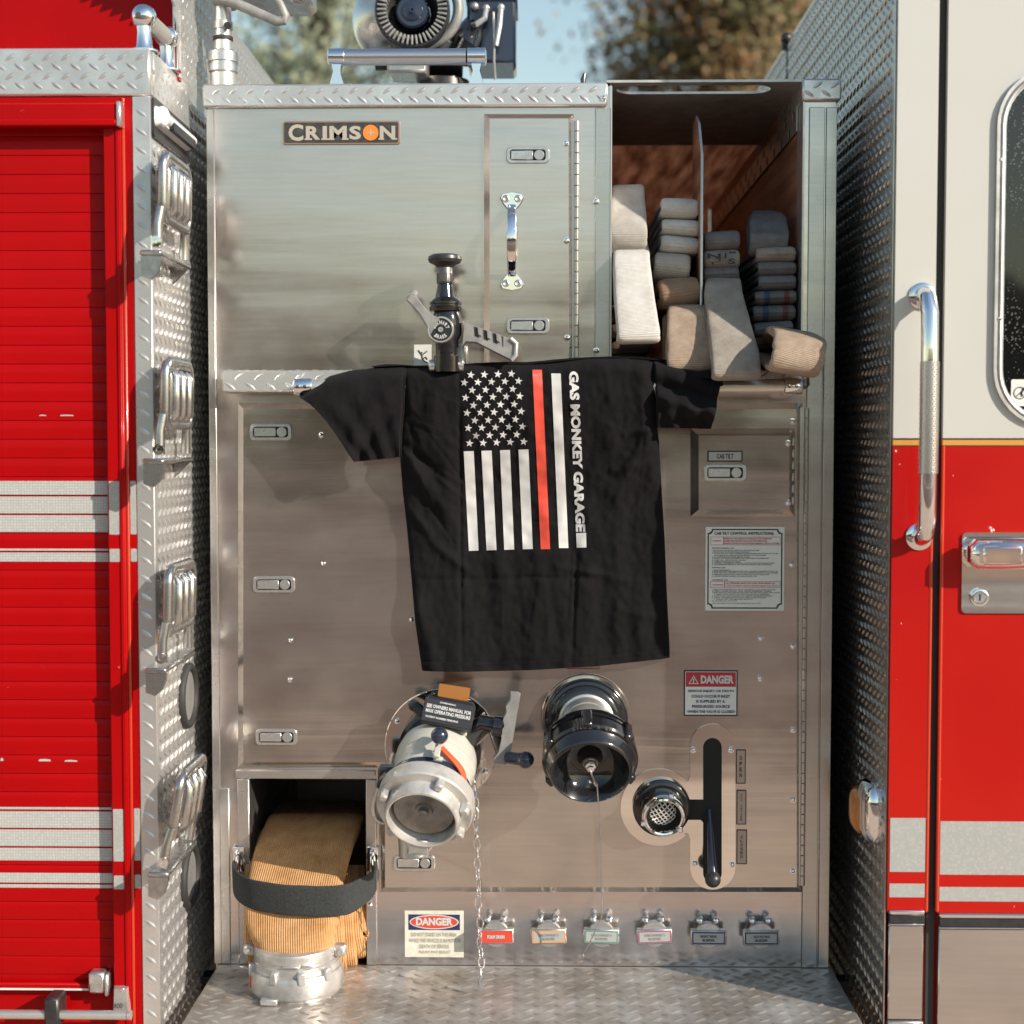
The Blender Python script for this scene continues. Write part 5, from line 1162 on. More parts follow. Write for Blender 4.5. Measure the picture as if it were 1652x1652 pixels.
def fr_(u, v): return -.012 * math.exp(-((.55 + .25 * u - v) / .10) ** 2) + .014 * math.exp(-((.36 + .12 * u - v) / .09) ** 2) - .010 * math.exp(-((.85 - .2 * u - v) / .1) ** 2) + .005 * math.sin(u * 17 - v * 7) * v
sheet(quadpatch((1055, 581, 0), (1164, 602, 0), (1146, 692, 0), (1060, 690, 0), fr_, 0, .024), 44, 36)
# part lying back over rail and shelf
def lid(u, v):
    px = 600 + u * 530; top = pl(TT, px); p = at(px, top, -.073); return Vector((p.x, -.078 + .062 * v, p.z + .006 * math.sin(math.pi * v) * (1 + .6 * noise.noise(Vector((u * 12, v * 2, 0)))) - .010 * v * v))
sheet(lid, 60, 8, rim=.0)
# curled cuff end on the right
mb.tube([at(1112, 610, -.10), at(1130, 604, -.108), at(1148, 603, -.112), at(1160, 609, -.11), at(1163, 622, -.105)], [.004, .0075, .009, .008, .005], 14)
o = build('fabric', mb, 'cloth_black', shirt)
# print
pm = MB()
def strip(p00, p10, p11, p01, nv, mat):
    vs = []; fs = []
    for j in range(nv + 1):
        t = j / nv
        for i in range(4):
            s = i / 3; a = (p00[0] + (p10[0] - p00[0]) * s, p00[1] + (p10[1] - p00[1]) * s); b = (p01[0] + (p11[0] - p01[0]) * s, p01[1] + (p11[1] - p01[1]) * s)
            vs.append(SP(a[0] + (b[0] - a[0]) * t, a[1] + (b[1] - a[1]) * t, .0012))
    for j in range(nv):
        for i in range(3): a = j * 4 + i; fs.append((a, a + 1, a + 5, a + 4))
    pm.add(vs, fs, mat)
def q2(x, y): return (440 + x / 2.174, 540 + y / 2.174)
for a, b, c_, d_ in ((670, 705, 688, 722), (732, 768, 750, 785), (797, 832, 812, 847), (862, 897, 877, 912)):
    strip(q2(a, 409 - (a - 670) * .03), q2(b, 409 - (b - 670) * .03), q2(d_, 758 - (d_ - 688) * .03), q2(c_, 758 - (c_ - 688) * .03), 40, 0)
strip(q2(911, 123), q2(944, 123), q2(973, 752), q2(940, 752), 70, 1)
strip(q2(977, 136), q2(1010, 136), q2(1037, 748), q2(1004, 748), 70, 0)
strip(q2(1064, 696), q2(1099, 694), q2(1100, 746), q2(1066, 747), 10, 0)
for r_ in range(11):
    for k in range(5 - r_ % 2):
        cx, cy = q2(672 + (12.5 * (r_ % 2)) * 2 + k * 47.5 + (r_ - 2) * 2.3, 168 + (r_ - 2) * 26.6 - k * 1.4); rr = 6.6
        if cy < pl(TT, cx) + 9: continue
        vs = [SP(cx, cy, .0012)]
        for i in range(10):
            rad = rr if i % 2 == 0 else rr * .42; an = R(-90 + 36 * i + 8); vs.append(SP(cx + rad * math.cos(an), cy + rad * math.sin(an), .0012))
        pm.add(vs, [(0, 1 + i, 1 + (i + 1) % 10) for i in range(10)], 0)
build('flag_print', pm, ['ink_white', 'ink_orange_red'], shirt)
pm = MB(); gv, gf, _ = glyphs('GAS MONKEY GARAGE', .05)
bm = bmesh.new(); bvs = [bm.verts.new((a, b, 0)) for a, b in gv]
for f_ in gf:
    try: bm.faces.new([bvs[i] for i in f_])
    except ValueError: pass
for _ in range(3):
    le = [e for e in bm.edges if abs(e.verts[0].co.y - e.verts[1].co.y) * 15 > 5 or abs(e.verts[0].co.x - e.verts[1].co.x) * 250 > 5]
    if le: bmesh.ops.subdivide_edges(bm, edges=le, cuts=1); bmesh.ops.triangulate(bm, faces=bm.faces)
bm.verts.index_update()
pm.add([SP(917.5 + v.co.x * 11.5 + v.co.y * 15.5, 599 + v.co.x * 259, .0013) for v in bm.verts], [tuple(v.index for v in f_.verts) for f_ in bm.faces], 0); bm.free()
build('lettering', pm, 'ink_white', shirt)

pm = MB()
for dy in (12, 15):
    for i in range(14):
        xa = 684 + i * 28.2; xb = xa + 28.2
        strip((xa, pl(TB, xa) - dy), (xb, pl(TB, xb) - dy), (xb, pl(TB, xb) - dy + .9), (xa, pl(TB, xa) - dy + .9), 1, 0)
build('hem_stitching', pm, 'thread', shirt)
# ------------------------------------------------------------------ step under the panel
mb = MB(); sx0, sx1 = X(352, 1568), X(1342, 1572)
mb.box(sx0, sx1, -.36, -.0005, STEP - .045, STEP, .003); mb.tread((sx0 + .003, -.357, STEP), VX, VY, VZ, sx1 - sx0 - .006, .352, pitch=.040, L=.030, w=.0085, h=.0027)
build('step_plate', mb, 'tread_floor', truck)
mb = MB(); mb.box(sx0 - .3, sx1 + .3, .06, .10, .25, STEP - .05); mb.box(-.78, XW + .02, 2.06, 2.07, .3, 2.2); build('frame_rail', mb, 'dark_void', truck)

# ------------------------------------------------------------------ equipment body (left)
Zt = Z(78, 120, F); Zt2 = Z(155, 120, F)
XO = -1.9
def FX(px, py=826): return X(px, py, F)
mb = MB()
mb.box(XO, XL - .02, F + .03, 2.0, .30, Zt - .014)
body_ = build('equipment_body', mb, 'red_paint', truck)
# tread plate side wall
mb = MB()
hole_c = [(atx(300.5, 1122, XL), 63), (atx(303.5, 1413, XL), 70)]
mb.prism([(F + .004, .30), (2.0, .30), (2.0, 2.525), (-.08, 2.525), (-.08, Zt - .002), (F + .004, Zt - .002)], FRX(XL), -.004, 0)
mb.tread((XL, F + .010, .32), VY, VZ, VX, .62, Zt - .34, sk=1, pitch=.034, L=.025, h=.0032)
mb.tread((XL, -.07, Zt), VY, VZ, VX, 2.0, 2.51 - Zt, pitch=.034, L=.024)
sw = build('side_wall', mb, 'tread_alu', truck)
mb = MB(); cs = FX(222, 900)
mb.box(cs, XL + .0012, F - .0015, F + .006, .3, Zt2 - .001, .0012); mb.tread((cs, F - .0015, .32), VX, VZ, -VY, XL - cs, Zt2 - .34, pitch=.034, L=.026)
build('corner_trim', mb, 'tread_alu', truck)
mb = MB(); mb.box(XO, XL + .003, F - .004, F + .02, Zt2, Zt, .004); mb.tread((XO + .6, F - .004, Zt2 + .002), VX, VZ, -VY, XL - XO - .6, Zt - Zt2 - .003, pitch=.034, L=.025)
mb.box(XO, XL + .0005, F + .0205, -.081, Zt - .012, Zt, .001); mb.tread((XO + 1.0, F + .02, Zt), VX, VY, VZ, XL - XO - 1.0, .17, pitch=.034)
mb.box(XL - .001, XL + .0035, F + .0203, .02, Z(157, 250, F), Zt - .0005, .001); mb.tread((XL + .003, F, Z(155, 250, F)), VY, VZ, VX, .28, Zt - Zt2 - .003, pitch=.034, L=.024)
build('tread_trim', mb, 'tread_alu', truck)
# upper red wall behind the deck
mb = MB(); ux = X(288, 40, -.08); mb.box(XO, ux - .0005, -.079, -.06, Zt - .01, 2.525); build('upper_panel', mb, 'red_paint', truck)
mb = MB(); mb.box(ux, XL + .002, -.082, -.06, Zt - .005, 2.525, .002); mb.tread((ux, -.082, Zt), VX, VZ, -VY, XL - ux, .24, pitch=.034); build('corner_trim', mb, 'tread_alu', truck)
# made-up saw-edged plate, shaped to cast a jagged shadow on the upper wall
mb = MB(); gx = X(279, 0, -.13); prof = [(-.079, 2.36)]
for i in range(9): prof += [(-.10 - i * .013, 2.385 + i * .020), (-.118 - i * .013, 2.392 + i * .020)]
prof += [(-.22, 2.60), (-.079, 2.60)]
mb.prism(prof, FRX(gx), -.004, 0); build('shadow_gusset', mb, 'tread_alu', truck)

# red fascia round the roll-up door, door recess
fx0 = FX(168, 900); fxr = cs
dr = FX(182, 900)
mb = MB(); zb_ = Z(1665, 100, F)
mb.box(FX(201, 300) + .0, fxr - .0004, F, F + .028, zb_ - .3, Zt2 - .002, .001)
mb.box(XO, FX(201, 300) - .0003, F, F + .028, Z(205, 100, F), Zt2 - .002, .001)
build('door_surround', mb, 'red_paint', truck)
mb = MB(); a0, a1 = FX(176, 900), FX(205, 900)
mb.box(a0, a1, F - .006, F + .029, zb_ - .3, Z(206, 100, F), .002)
mb.box(a1 + .0002, a1 + .006, F - .0035, F - .0003, zb_ - .3, Zt2 - .004, .0015, 1)
mb.box(a1 - .0105, a1 - .003, F - .0085, F - .0055, zb_ - .3, Z(206, 100, F), .0014, 0)
track = build('door_track', mb, ['red_paint', 'red_highlight'], truck)
mb = MB(); zz0, zz1 = Z(203, 100, F - .02), Z(166, 100, F - .02); mb.box(XO, FX(193, 185), F - .022, F - .0002, zz0, zz1, .003); mb.box(XO, FX(193, 185), F - .026, F - .018, zz0, zz0 + .011, .002)
mb.box(FX(193, 185) + .0003, FX(201, 185), F - .026, F - .0002, zz0 - .002, zz1 + .002, .002, 1)
build('drip_rail', mb, ['red_paint', 'cast_alu'], truck)
# roll-up door: ridged slats in one sheet
DYF = F + .017; slat = (Z(250.5, 100, DYF) - Z(1537.5, 100, DYF)) / 42.5 if False else (Z(281, 100, DYF) - Z(1112, 100, DYF)) / 27.43
z = Z(250.5, 100, DYF); ztop = z + slat * 1.4; zbot = Z(1592, 100, DYF)
prof = []; zc = z + slat * 2
while zc > zbot:
    zn = max(zc - slat, zbot)
    for f_, yy in ((.0, .0026), (.012, .0004), (.03, 0.0), (.5, 0.0), (.975, 0.0), (.985, .0004), (.995, .0026)): prof.append((zc - (zc - zn) * f_, DYF + yy))
    zc = zn
mb = MB(); xr_ = a0 + .012
vs = [Vector((XO, y_, z_)) for z_, y_ in prof] + [Vector((xr_, y_, z_)) for z_, y_ in prof]; k = len(prof)
mb.add(vs, [(i, i + 1, k + i + 1, k + i) for i in range(k - 1)])
door = build('roll_up_door', mb, 'red_paint', truck)
mb = MB(); mb.box(XO, xr_, DYF + .02, DYF + .03, .3, Zt2); build('door_backing', mb, 'dark_void', truck)
# worn reflective strips, split at the slat joints
def stripe(y0, y1, parent, name='reflective_stripe'):
    mb = MB(); za, zb2 = Z(y1, 90, DYF), Z(y0, 90, DYF); zc = z + slat * 2
    while zc > zbot:
        lo, hi = max(zc - slat * .95, za), min(zc - slat * .05, zb2)
        if hi - lo > .003: mb.box(XO, xr_ - .0005, DYF - .0013, DYF - .0006, lo, hi)
        zc -= slat
    build(name, mb, 'reflective_white', parent)
for q in ((776, 862), (885, 906), (1302, 1388), (1408, 1432)): stripe(*q, door)
for y0, y1 in ((776, 862), (885, 906), (1304, 1388), (1411, 1433)):
    mb = MB(); zA, zB = Z(y1, 200, F), Z(y0, 200, F)
    mb.prism(rrect(a0 + .003, a1 - .0112, zA, zB, .002), FR(F - .006), .0001, .0006)
    build('reflective_stripe', mb, 'reflective_white', track)
    mb = MB(); mb.prism(rrect(a1 + .0072, fxr - .001, zA, zB, .002), FR(F), .0001, .0006); build('reflective_stripe', mb, 'reflective_white', track)
# chipped white remnants
for (x0, x1, yy, hh) in ((63, 75, 670, 2.2), (97, 119, 670, 2.4), (0, 6, 1225, 5), (62, 82, 1226, 4), (104, 125, 1227, 3)):
    mb = MB(); p0, p1 = X(x0, yy, DYF), X(x1, yy, DYF); zz = Z(yy, 60, DYF); hgt = hh * .00113
    mb.prism([(p0, zz - hgt / 2), (p1, zz - hgt / 2), (p1 - .001, zz + hgt * .2), ((p0 + p1) / 2, zz + hgt / 2), (p0 + .002, zz + hgt * .3)], FR(DYF - .0006), .0, .0006)
    build('paint_chip', mb, 'reflective_white', door)
# bottom rail, lift bar and catches
mb = MB(); bz = Z(1592, 100, DYF); mb.box(XO, FX(172, 1580), DYF - .014, DYF + .004, bz, bz + .012, .003, 0); mb.box(XO, FX(172, 1590), DYF - .0155, DYF - .0142, bz - .001, bz + .0025, 0, 1)
mb.box(XO, FX(172), DYF + .004, DYF + .018, .3, bz - .001, 0, 0)
build('bottom_rail', mb, ['red_paint', 'label_white'], door)
mb = MB(); yb = F - .035; zb = Z(1637, 100, yb); mb.cyl((XO, yb, zb), (X(205, 1637, yb), yb, zb), .0085, seg=24); mb.cyl((X(206, 1637, yb), yb, zb), (X(212, 1637, yb), yb, zb), .0088, seg=24)
lbar = build('lift_bar', mb, 'pole_alu', door)
mb = MB(); mb.box(X(74, 1620, yb), X(98, 1620, yb), yb - .013, DYF - .016, Z(1656, 80, yb), Z(1607, 80, yb), .004); build('bar_bracket', mb, 'black_satin', door)
mb = MB(); p = (X(145, 1580, F), X(178, 1580, F)); mb.box(p[0], p[1] - .008, F - .012, DYF, Z(1600, 160, F), Z(1566, 160, F), .004); mb.box(p[1] - .0085, p[1], F - .014, DYF, Z(1604, 160, F), Z(1568, 160, F), .003); mb.box(p[0] + .003, p[1] - .011, F - .0126, F - .0119, Z(1584, 160, F), Z(1572, 160, F), 0, 1); build('door_catch', mb, ['cast_alu', 'alu_dull'], door)
mb = MB(); p = (X(186, 1610, F), X(210, 1610, F)); mb.prism([(p[0] - .002, Z(1634, 190, F)), (p[1] + .003, Z(1634, 190, F)), (p[1], Z(1588, 190, F)), (p[0], Z(1588, 190, F))], FR(F - .006), 0, .011, chamfer=.003); bb_ = build('bar_bracket', mb, 'alu_dull', track)
mb = MB(); mb.lathe(at(197, 1597, F - .017), -VY, [(0, .004), (.0012, .0035), (.0013, 0)], 14, caps=False); text(mb, 'ROD', X(189, 1617, F), X(202, 1617, F), Z(1621, 195, F), Z(1613, 195, F), F - .0175, 1); build('rivet', mb, ['chrome', 'steel_dark'], bb_)

# ---- folding steps on the side wall: local frame u = +Y (depth), v = Z, n = +X
def folding_step(px, py, tilt, label):
    c = atx(px, py, XL)                                       # pivot point
    loc = (XL, -.322, c.z)
    mb = MB(); W = .195; Hh = .165
    tp = [(.004, .036), (W - .004, .036), (W, .06), (W, Hh - .03), (W - .018, Hh - .004), (.022, Hh), (.004, Hh - .018), (0, Hh - .04), (0, .06)]
    inner = [(.016, .052), (W - .016, .052), (W - .016, Hh - .034), (W - .026, Hh - .02), (.03, Hh - .018), (.016, Hh - .034)]
    mb.prism(tp, FRX(.028), 0, .009, holes=[inner], chamfer=.002)
    mb.prism(inner, FRX(.026), 0, .003)
    rim = [Vector((.030, a_, b_)) for a_, b_ in rrect(.006, W - .006, .042, Hh - .008, .026, 6)]
    mb.tube(rim, .0095, 10, closed=True)
    for i in range(3):
        yy = .050 + i * (W - .10) / 2; mb.tube([(.031, yy, .050), (.0375, yy, .060), (.0375, yy, Hh - .036), (.031, yy, Hh - .026)], [.008, .0125, .0125, .008], 14)
    mb.tube([(.028, .004, .06), (.024, -.001, .03), (.024, -.001, -.012)], [.0085, .008, .0095], 12); mb.tube([(.028, W - .004, .06), (.024, W + .001, .03), (.024, W + .001, -.012)], [.0085, .008, .0095], 12)
    rot = Matrix.Rotation(R(tilt), 3, 'Y')
    base = MB()
    base.box(-.004, .036, -.020, W + .012, -.030, -.020, .003)
    base.prism([(-.003, -.066), (.014, -.072), (.026, -.062), (.034, -.040), (.034, -.0305), (-.003, -.0305)][::-1], (Vector((0, -.016, 0)), VX, VZ, -VY), -.010, 0, chamfer=0)
    base.box(.0005, .016, .055, .066, -.060, -.0305, .002); base.prism([(.002, -.058), (.03, -.0305), (.002, -.0305)][::-1], (Vector((0, W, 0)), VX, VZ, -VY), -.008, 0)
    st_ = link('folding_step', base.mesh('step_alu'), truck, loc, label=label)
    link('tread_plate', mb.mesh('step_alu'), st_, loc, rot)
    b = MB(); b.lathe((.024, -.0105, -.004), -VY, [(0, .010), (.003, .010), (.0032, .004), (.0012, .0035), (.0012, 0)], 16, caps=False); link('pivot_bolt', b.mesh('chrome'), st_, loc)
folding_step(268, 405, 1.5, 'topmost folding step'); folding_step(271, 721, 1.5, 'second folding step from the top'); folding_step(274, 1039, 2, 'third folding step from the top'); folding_step(278, 1349, 9, 'lowest folding step, tipped slightly open')
# ---- rubber ringed openings
for (px, py, rz) in ((300.5, 1122, 60), (303.5, 1413, 60)):
    c = atx(px, py, XL); mb = MB(); rr = .058
    mb.torus((XL + .004, c.y, c.z), VX, rr, .0085, 48, 12); mb.lathe((XL + .0035, c.y, c.z), VX, [(0, rr), (.0010, rr)], 48, mat=1)
    build('ring_port', mb, ['rubber', 'tread_alu'], truck)
# ---- perimeter light under the trim
a = atx(250, 165, XL); b_ = atx(318, 238, XL); yl0, yl1 = F + .010, -.02; zc_ = Z(186, 250, F)
mb = MB(); mb.prism(rrect(yl0 - .004, yl1 + .03, zc_ - .036, zc_ + .036, .01), FRX(XL), .0012, .006, mat=1)
mb.prism(rrect(yl0, yl1 + .010, zc_ - .016, zc_ + .022, .012), FRX(XL), .006, .018, chamfer=.005)
mb.sphere((XL + .015, yl0 + .022, zc_ + .004), .017, 20, 0, (.8, 1, 1.15)); mb.tube([(XL + .014, yl0 + .02, zc_ + .005), (XL + .014, yl1 + .005, zc_ + .005)], .0125, 16)
wlt = build('perimeter_light', mb, ['lens_white', 'black_satin'], truck, label='white perimeter light on the tread plate side wall')
mb = MB(); mb.prism(rrect(yl0 + .060, yl1 - .006, zc_ - .013, zc_ + .003, .005), FRX(XL), .018, .0268); build('lens', mb, 'ink_black', wlt)
# ---- grab rail on the deck (runs back from the ball end)
p0 = at(232, 28, F + .035); p1 = at(288, 62, -.11); zt_ = p0.z
p1 = Vector((p0.x + .006, -.10, p0.z))
mb = MB(); mb.cyl(p0, p1, .0165, seg=28)
gr_ = build('grab_rail', mb, 'pole_alu', truck, label='short grab rail on top of the red body')
for p in (p0, p1):
    mb = MB(); mb.sphere(p, .0235, 28); mb.tube([p, p + Vector((0, 0, -.03)), Vector((p.x, p.y, Zt + .012)), Vector((p.x, p.y, Zt + .004))], [.017, .0135, .0155, .019], 18); mb.lathe((p.x, p.y, Zt + .0002), VZ, [(0, .028), (.003, .028), (.005, .022)], 28)
    mb.lathe(p + Vector((-.004, -.0225, -.002)), -VY, [(0, .006), (.002, .005), (.0022, 0)], 12, mat=1, caps=False)
    build('rail_post', mb, ['chrome', 'steel_dark'], gr_)

# ------------------------------------------------------------------ mast of the flood light, behind the trim
ym = .10
def mlathe(px, prof, mb, mat=0):
    s = (at(px + 100, 80, ym).x - at(px, 80, ym).x) / 100; z0 = Z(prof[0][0], px, ym); c = at(px, 80, ym)
    mb.lathe((c.x, ym, z0), VZ, [(Z(a, px, ym) - z0, b * s) for a, b in prof], 36, mat)
mb = MB(); mlathe(360, [(149, 26), (146, 26), (144, 21), (120, 21), (117, 17), (60, 13.5), (0, 13.5), (-90, 13.5)], mb); fm_ = build('light_mast', mb, 'pole_alu', truck)
mb = MB(); mlathe(360, [(119, 20), (117, 23), (106, 23), (105, 21), (102, 21), (101, 24), (86, 24), (83, 20)], mb); build('mast_collar', mb, 'cast_alu', fm_)
mb = MB(); mlathe(360, [(66, 15), (65, 16), (60, 16), (59, 14)], mb, 0); q = at(368, 42, ym - .02); mb.cyl(q, q + Vector((0, -.008, 0)), .007, seg=14, mat=1); mlathe(360, [(49, 14), (48, 15.5), (36, 15.5), (35, 14)], mb, 2); build('mast_clamp', mb, ['rubber', 'ink_black', 'alu_dull'], fm_)
mb = MB(); mb.tube([at(352, -6, ym - .03), at(400, 14, ym - .03), at(448, 35, ym - .03), at(458, 34, ym - .03), at(461, 26, ym - .03), at(452, 6, ym - .03), at(440, -8, ym - .03)], [.010, .011, .010, .009, .009, .008, .008], 10)
mb.box(X(345, 0, ym), X(378, 0, ym), ym - .04, ym + .03, Z(12, 360, ym), Z(-30, 360, ym), .004)
build('lamp_bracket', mb, 'grey_plastic', fm_)
mb = MB(); mb.box(X(380, 0, ym), X(498, 0, ym), ym - .02, ym + .12, Z(2, 440, ym), Z(-80, 440, ym), .01); mb.tube([at(470, 0, ym), at(486, 5, ym), at(492, 0, ym)], .004, 8, 1); build('lamp_head', mb, ['cast_alu', 'chrome'], fm_)

# ------------------------------------------------------------------ grab rail and water gun on the pump house roof
yr = .06; z_ = Z(92, 655, yr)
mb = MB(); mb.cyl((X(556, 92, yr), yr, z_), (X(752, 92, yr), yr, z_), .0165, seg=28); tr_ = build('grab_rail', mb, 'knurl', truck, label='short grab rail on the pump panel top')
for a, b in ((529, 558), (752, 785)):
    mb = MB(); xa, xb = X(a, 92, yr), X(b, 92, yr); xm = (xa + xb) / 2
    mb.lathe((xa, yr, z_), VX, [(0, .012), (.003, .0175), (xb - xa - .003, .0182), (xb - xa, .012)], 28)
    zf_ = TOP + .0005
    mb.prism([(xm - .012, z_ - .01), (xm + .012, z_ - .01), (xm + .008, z_ - .03), (xm + .018, zf_ + .003), (xm - .018, zf_ + .003), (xm - .008, z_ - .03)][::-1], FR(yr - .008), -.016, 0, chamfer=.001)
    mb.box(xm - .026, xm + .026, yr - .02, yr + .03, zf_, zf_ + .004, .001); build('rail_bracket', mb, 'chrome', tr_)
yg = .42
gs = (at(700, 50, yg).x - at(600, 50, yg).x) / 100
def G(px, py, y=yg): return at(px, py, y)
gun = MB(); gun.lathe(Vector((G(712, 0).x, yg + .06, TOP + .0)), VZ, [(0, .080), (.02, .082), (.06, .075), (.065, .066), (.12, .06)], 40); gun.tube([G(712, 120, yg + .06), G(712, 90, yg + .08), G(690, 60, yg + .10), G(665, 40, yg + .06)], [.05, .055, .055, .05], 20)
gn = build('water_gun', gun, 'black_satin', truck, label='roof-mounted water gun with a toothed round nozzle facing out')
mb = MB(); mb.sphere(G(628, 36, yg + .05), .084, 32, 0, (1.0, 1.2, 1.1)); mb.cyl(G(628, 36, yg + .05), G(660, 36, yg + .05), .08, seg=32); build('barrel', mb, 'gun_silver', gn)
mb = MB(); c = G(665, 16, yg - .12); gr2 = (at(700, 50, yg - .12).x - at(600, 50, yg - .12).x) / 100
mb.lathe(c + Vector((0, .10, 0)), -VY, [(0, .05), (.03, 45 * gr2), (.07, 60 * gr2), (.10, 61 * gr2), (.104, 59 * gr2), (.104, 56 * gr2), (.085, 46 * gr2), (.075, 36 * gr2), (.06, 28 * gr2)], 64, caps=False)
build('nozzle_ring', mb, 'black_satin', gn)
mb = MB()
for i in range(44):
    an = 2 * math.pi * i / 44; m4 = Matrix.Translation(c + Vector((math.cos(an) * 49 * gr2, -.002, math.sin(an) * 49 * gr2))) @ Matrix.Rotation(-an, 4, 'Y'); mb.box(-7.5 * gr2, 7.5 * gr2, -.008, .02, -1.7 * gr2, 1.7 * gr2, .001, 0, m4)
build('nozzle_teeth', mb, 'grey_plastic', gn)
mb = MB(); mb.lathe(c + Vector((0, .06, 0)), -VY, [(0, 27 * gr2), (.05, 27 * gr2), (.055, 24 * gr2), (.055, 17 * gr2), (.058, 16 * gr2), (.060, 5 * gr2), (.064, 4.5 * gr2), (.064, 2 * gr2), (.05, 2 * gr2)], 40); hb = build('nozzle_hub', mb, 'navy_gloss', gn)
mb = MB(); mb.torus(G(690, 18, yg - .03), VY + VX * .25, .072, .012, 40, 12); mb.tube([G(726, 62, yg - .03), G(716, 82, yg), G(704, 96, yg + .02)], .012, 12); build('yoke', mb, 'grey_plastic', gn)
mb = MB(); mb.tube([G(738, 95, yg), G(752, 70, yg - .02), G(760, 56, yg), G(770, 40, yg + .03)], [.03, .035, .035, .03], 20); build('elbow', mb, 'black_gloss', gn)
mb = MB(); mb.box(G(754, 0).x, G(832, 0).x, yg - .02, yg + .14, Z(104, 800, yg), Z(-80, 800, yg), .006); mb.box(G(752, 0).x, G(835, 0).x, yg - .024, yg + .144, Z(6, 800, yg), Z(0, 800, yg), .002)
mt = build('motor_box', mb, 'navy_gloss', gn)
mb = MB()
for pts in (([G(784, 15, yg - .03), G(782, 30, yg - .05), G(770, 38, yg - .05), G(760, 42, yg - .02)]), ([G(808, 14, yg - .03), G(806, 40, yg - .05), G(800, 74, yg - .05)]), ([G(796, 20, yg - .03), G(797, 60, yg - .05), G(797, 100, yg - .04), G(799, 128, yg - .02)])): mb.tube(pts, .0065 if pts[0].x != G(796, 20, yg - .03).x else .003, 10)
for q in ((766, 10), (784, 13), (808, 12)): mb.sphere(G(*q, yg - .03), .009, 12)
build('hydraulic_line', mb, 'alu_dull', mt)
mb = MB(); mb.box(G(628, 0).x, G(692, 0).x, yg - .06, yg + .04, Z(127, 660, yg), Z(96, 660, yg), .006); mb.cyl(G(606, 102, yg - .03), G(632, 102, yg - .03), .016, seg=18, mat=1)
build('gear_case', mb, ['gun_silver', 'black_satin', 'alu_dull', 'badge_orange'], gn)

# ------------------------------------------------------------------ cab (right)
ZC0, ZC1 = .33, 2.605
mb = MB(); mb.box(XW, 2.3, F + .022, 2.05, ZC0, ZC1, .006); cabb = build('cab', mb, 'red_cab', truck)
mb = MB(); mb.box(XW - .003, XW - .0005, F + .010, 2.04, ZC0 + .01, ZC1 - .002); mb.tread((XW - .003, F + .014, ZC0 + .02), VY, VZ, -VX, 1.9, ZC1 - ZC0 - .03, pitch=.034, L=.026, w=.0075, h=.0030, sk=-1); bw_ = build('back_wall', mb, 'tread_dark', truck)
q = atx(1272, 62, XW); mb = MB(); mb.sphere((XW - .005, q.y, q.z), .016, 16); mb.cyl((XW - .01, q.y, q.z - .03), (XW - .01, q.y, q.z - .005), .008, seg=12); mb.box(XW - .0055, XW - .003, q.y - .002, q.y + .002, 1.8, q.z); build('bump_stop', mb, 'black_satin', bw_)
zg0, zg1 = Z(719, 1470, F), Z(707, 1470, F)
zs0 = Z(1496, 1480, F)
xp0, xp1 = XW + .0005, FX(1504, 900); xd0 = FX(1518.5, 900); xd1 = 2.1
def cabpanels(x0, x1, name, hole=None, dz=0.0):
    out = []
    for nm, za, zb, m in (('lower', zs0 + .028 + dz, zg0, 'red_cab'), ('upper', zg1, ZC1 - .004, 'white_paint')):
        mb = MB(); ol = [(x0, za), (x1, za), (x1, zb), (x0, zb)]
        if hole and nm == 'upper': mb.prism(ol, FR(F + .02), 0, .02, holes=[hole])
        else: mb.prism(ol, FR(F + .02), 0, .02)
        out.append((mb, m))
    big = MB(); mats = []
    for i, (m_, nm) in enumerate(out):
        big.add(m_.v, m_.f, i); mats.append(nm)
    return build(name, big, mats, truck)
wx0, wz0, wz1 = FX(1604, 400), Z(690, 1640, F), Z(108, 1640, F)
win = rrect(wx0, wx0 + .62, wz0, wz1, .105, 10)
pil = cabpanels(xp0, xp1, 'cab_pillar'); cdo = cabpanels(xd0, xd1, 'cab_door', win, .0)
for (a, b, par) in ((xp0, xp1, pil), (xd0, xd1, cdo)):
    mb = MB(); mb.box(a, b, F + .0005, F + .02, zg0 + .0004, zg1 - .0004, 0, 0); mb.box(a, b, F - .0006, F + .0004, zg1 - .0024, zg1 + .0002, 0, 1); mb.box(a, b, F - .0006, F + .0004, zg0 - .001, zg0 + .0008, 0, 1); build('gold_stripe', mb, ['gold', 'ink_black'], par)
mb = MB(); mb.tube([(xp1 - .002, F + .002, zs0 + .03), (xp1 - .002, F + .002, zg0)], .0035, 10); mb.tube([(xd0 + .0015, F + .002, zs0 + .03), (xd0 + .0015, F + .002, zg0)], .0035, 10); build('panel_edge', mb, 'red_highlight', pil)
mb = MB(); mb.box(xp1 + .001, xd0 - .001, F + .012, F + .021, ZC0, ZC1 - .01); build('door_seal', mb, 'rubber', cdo)
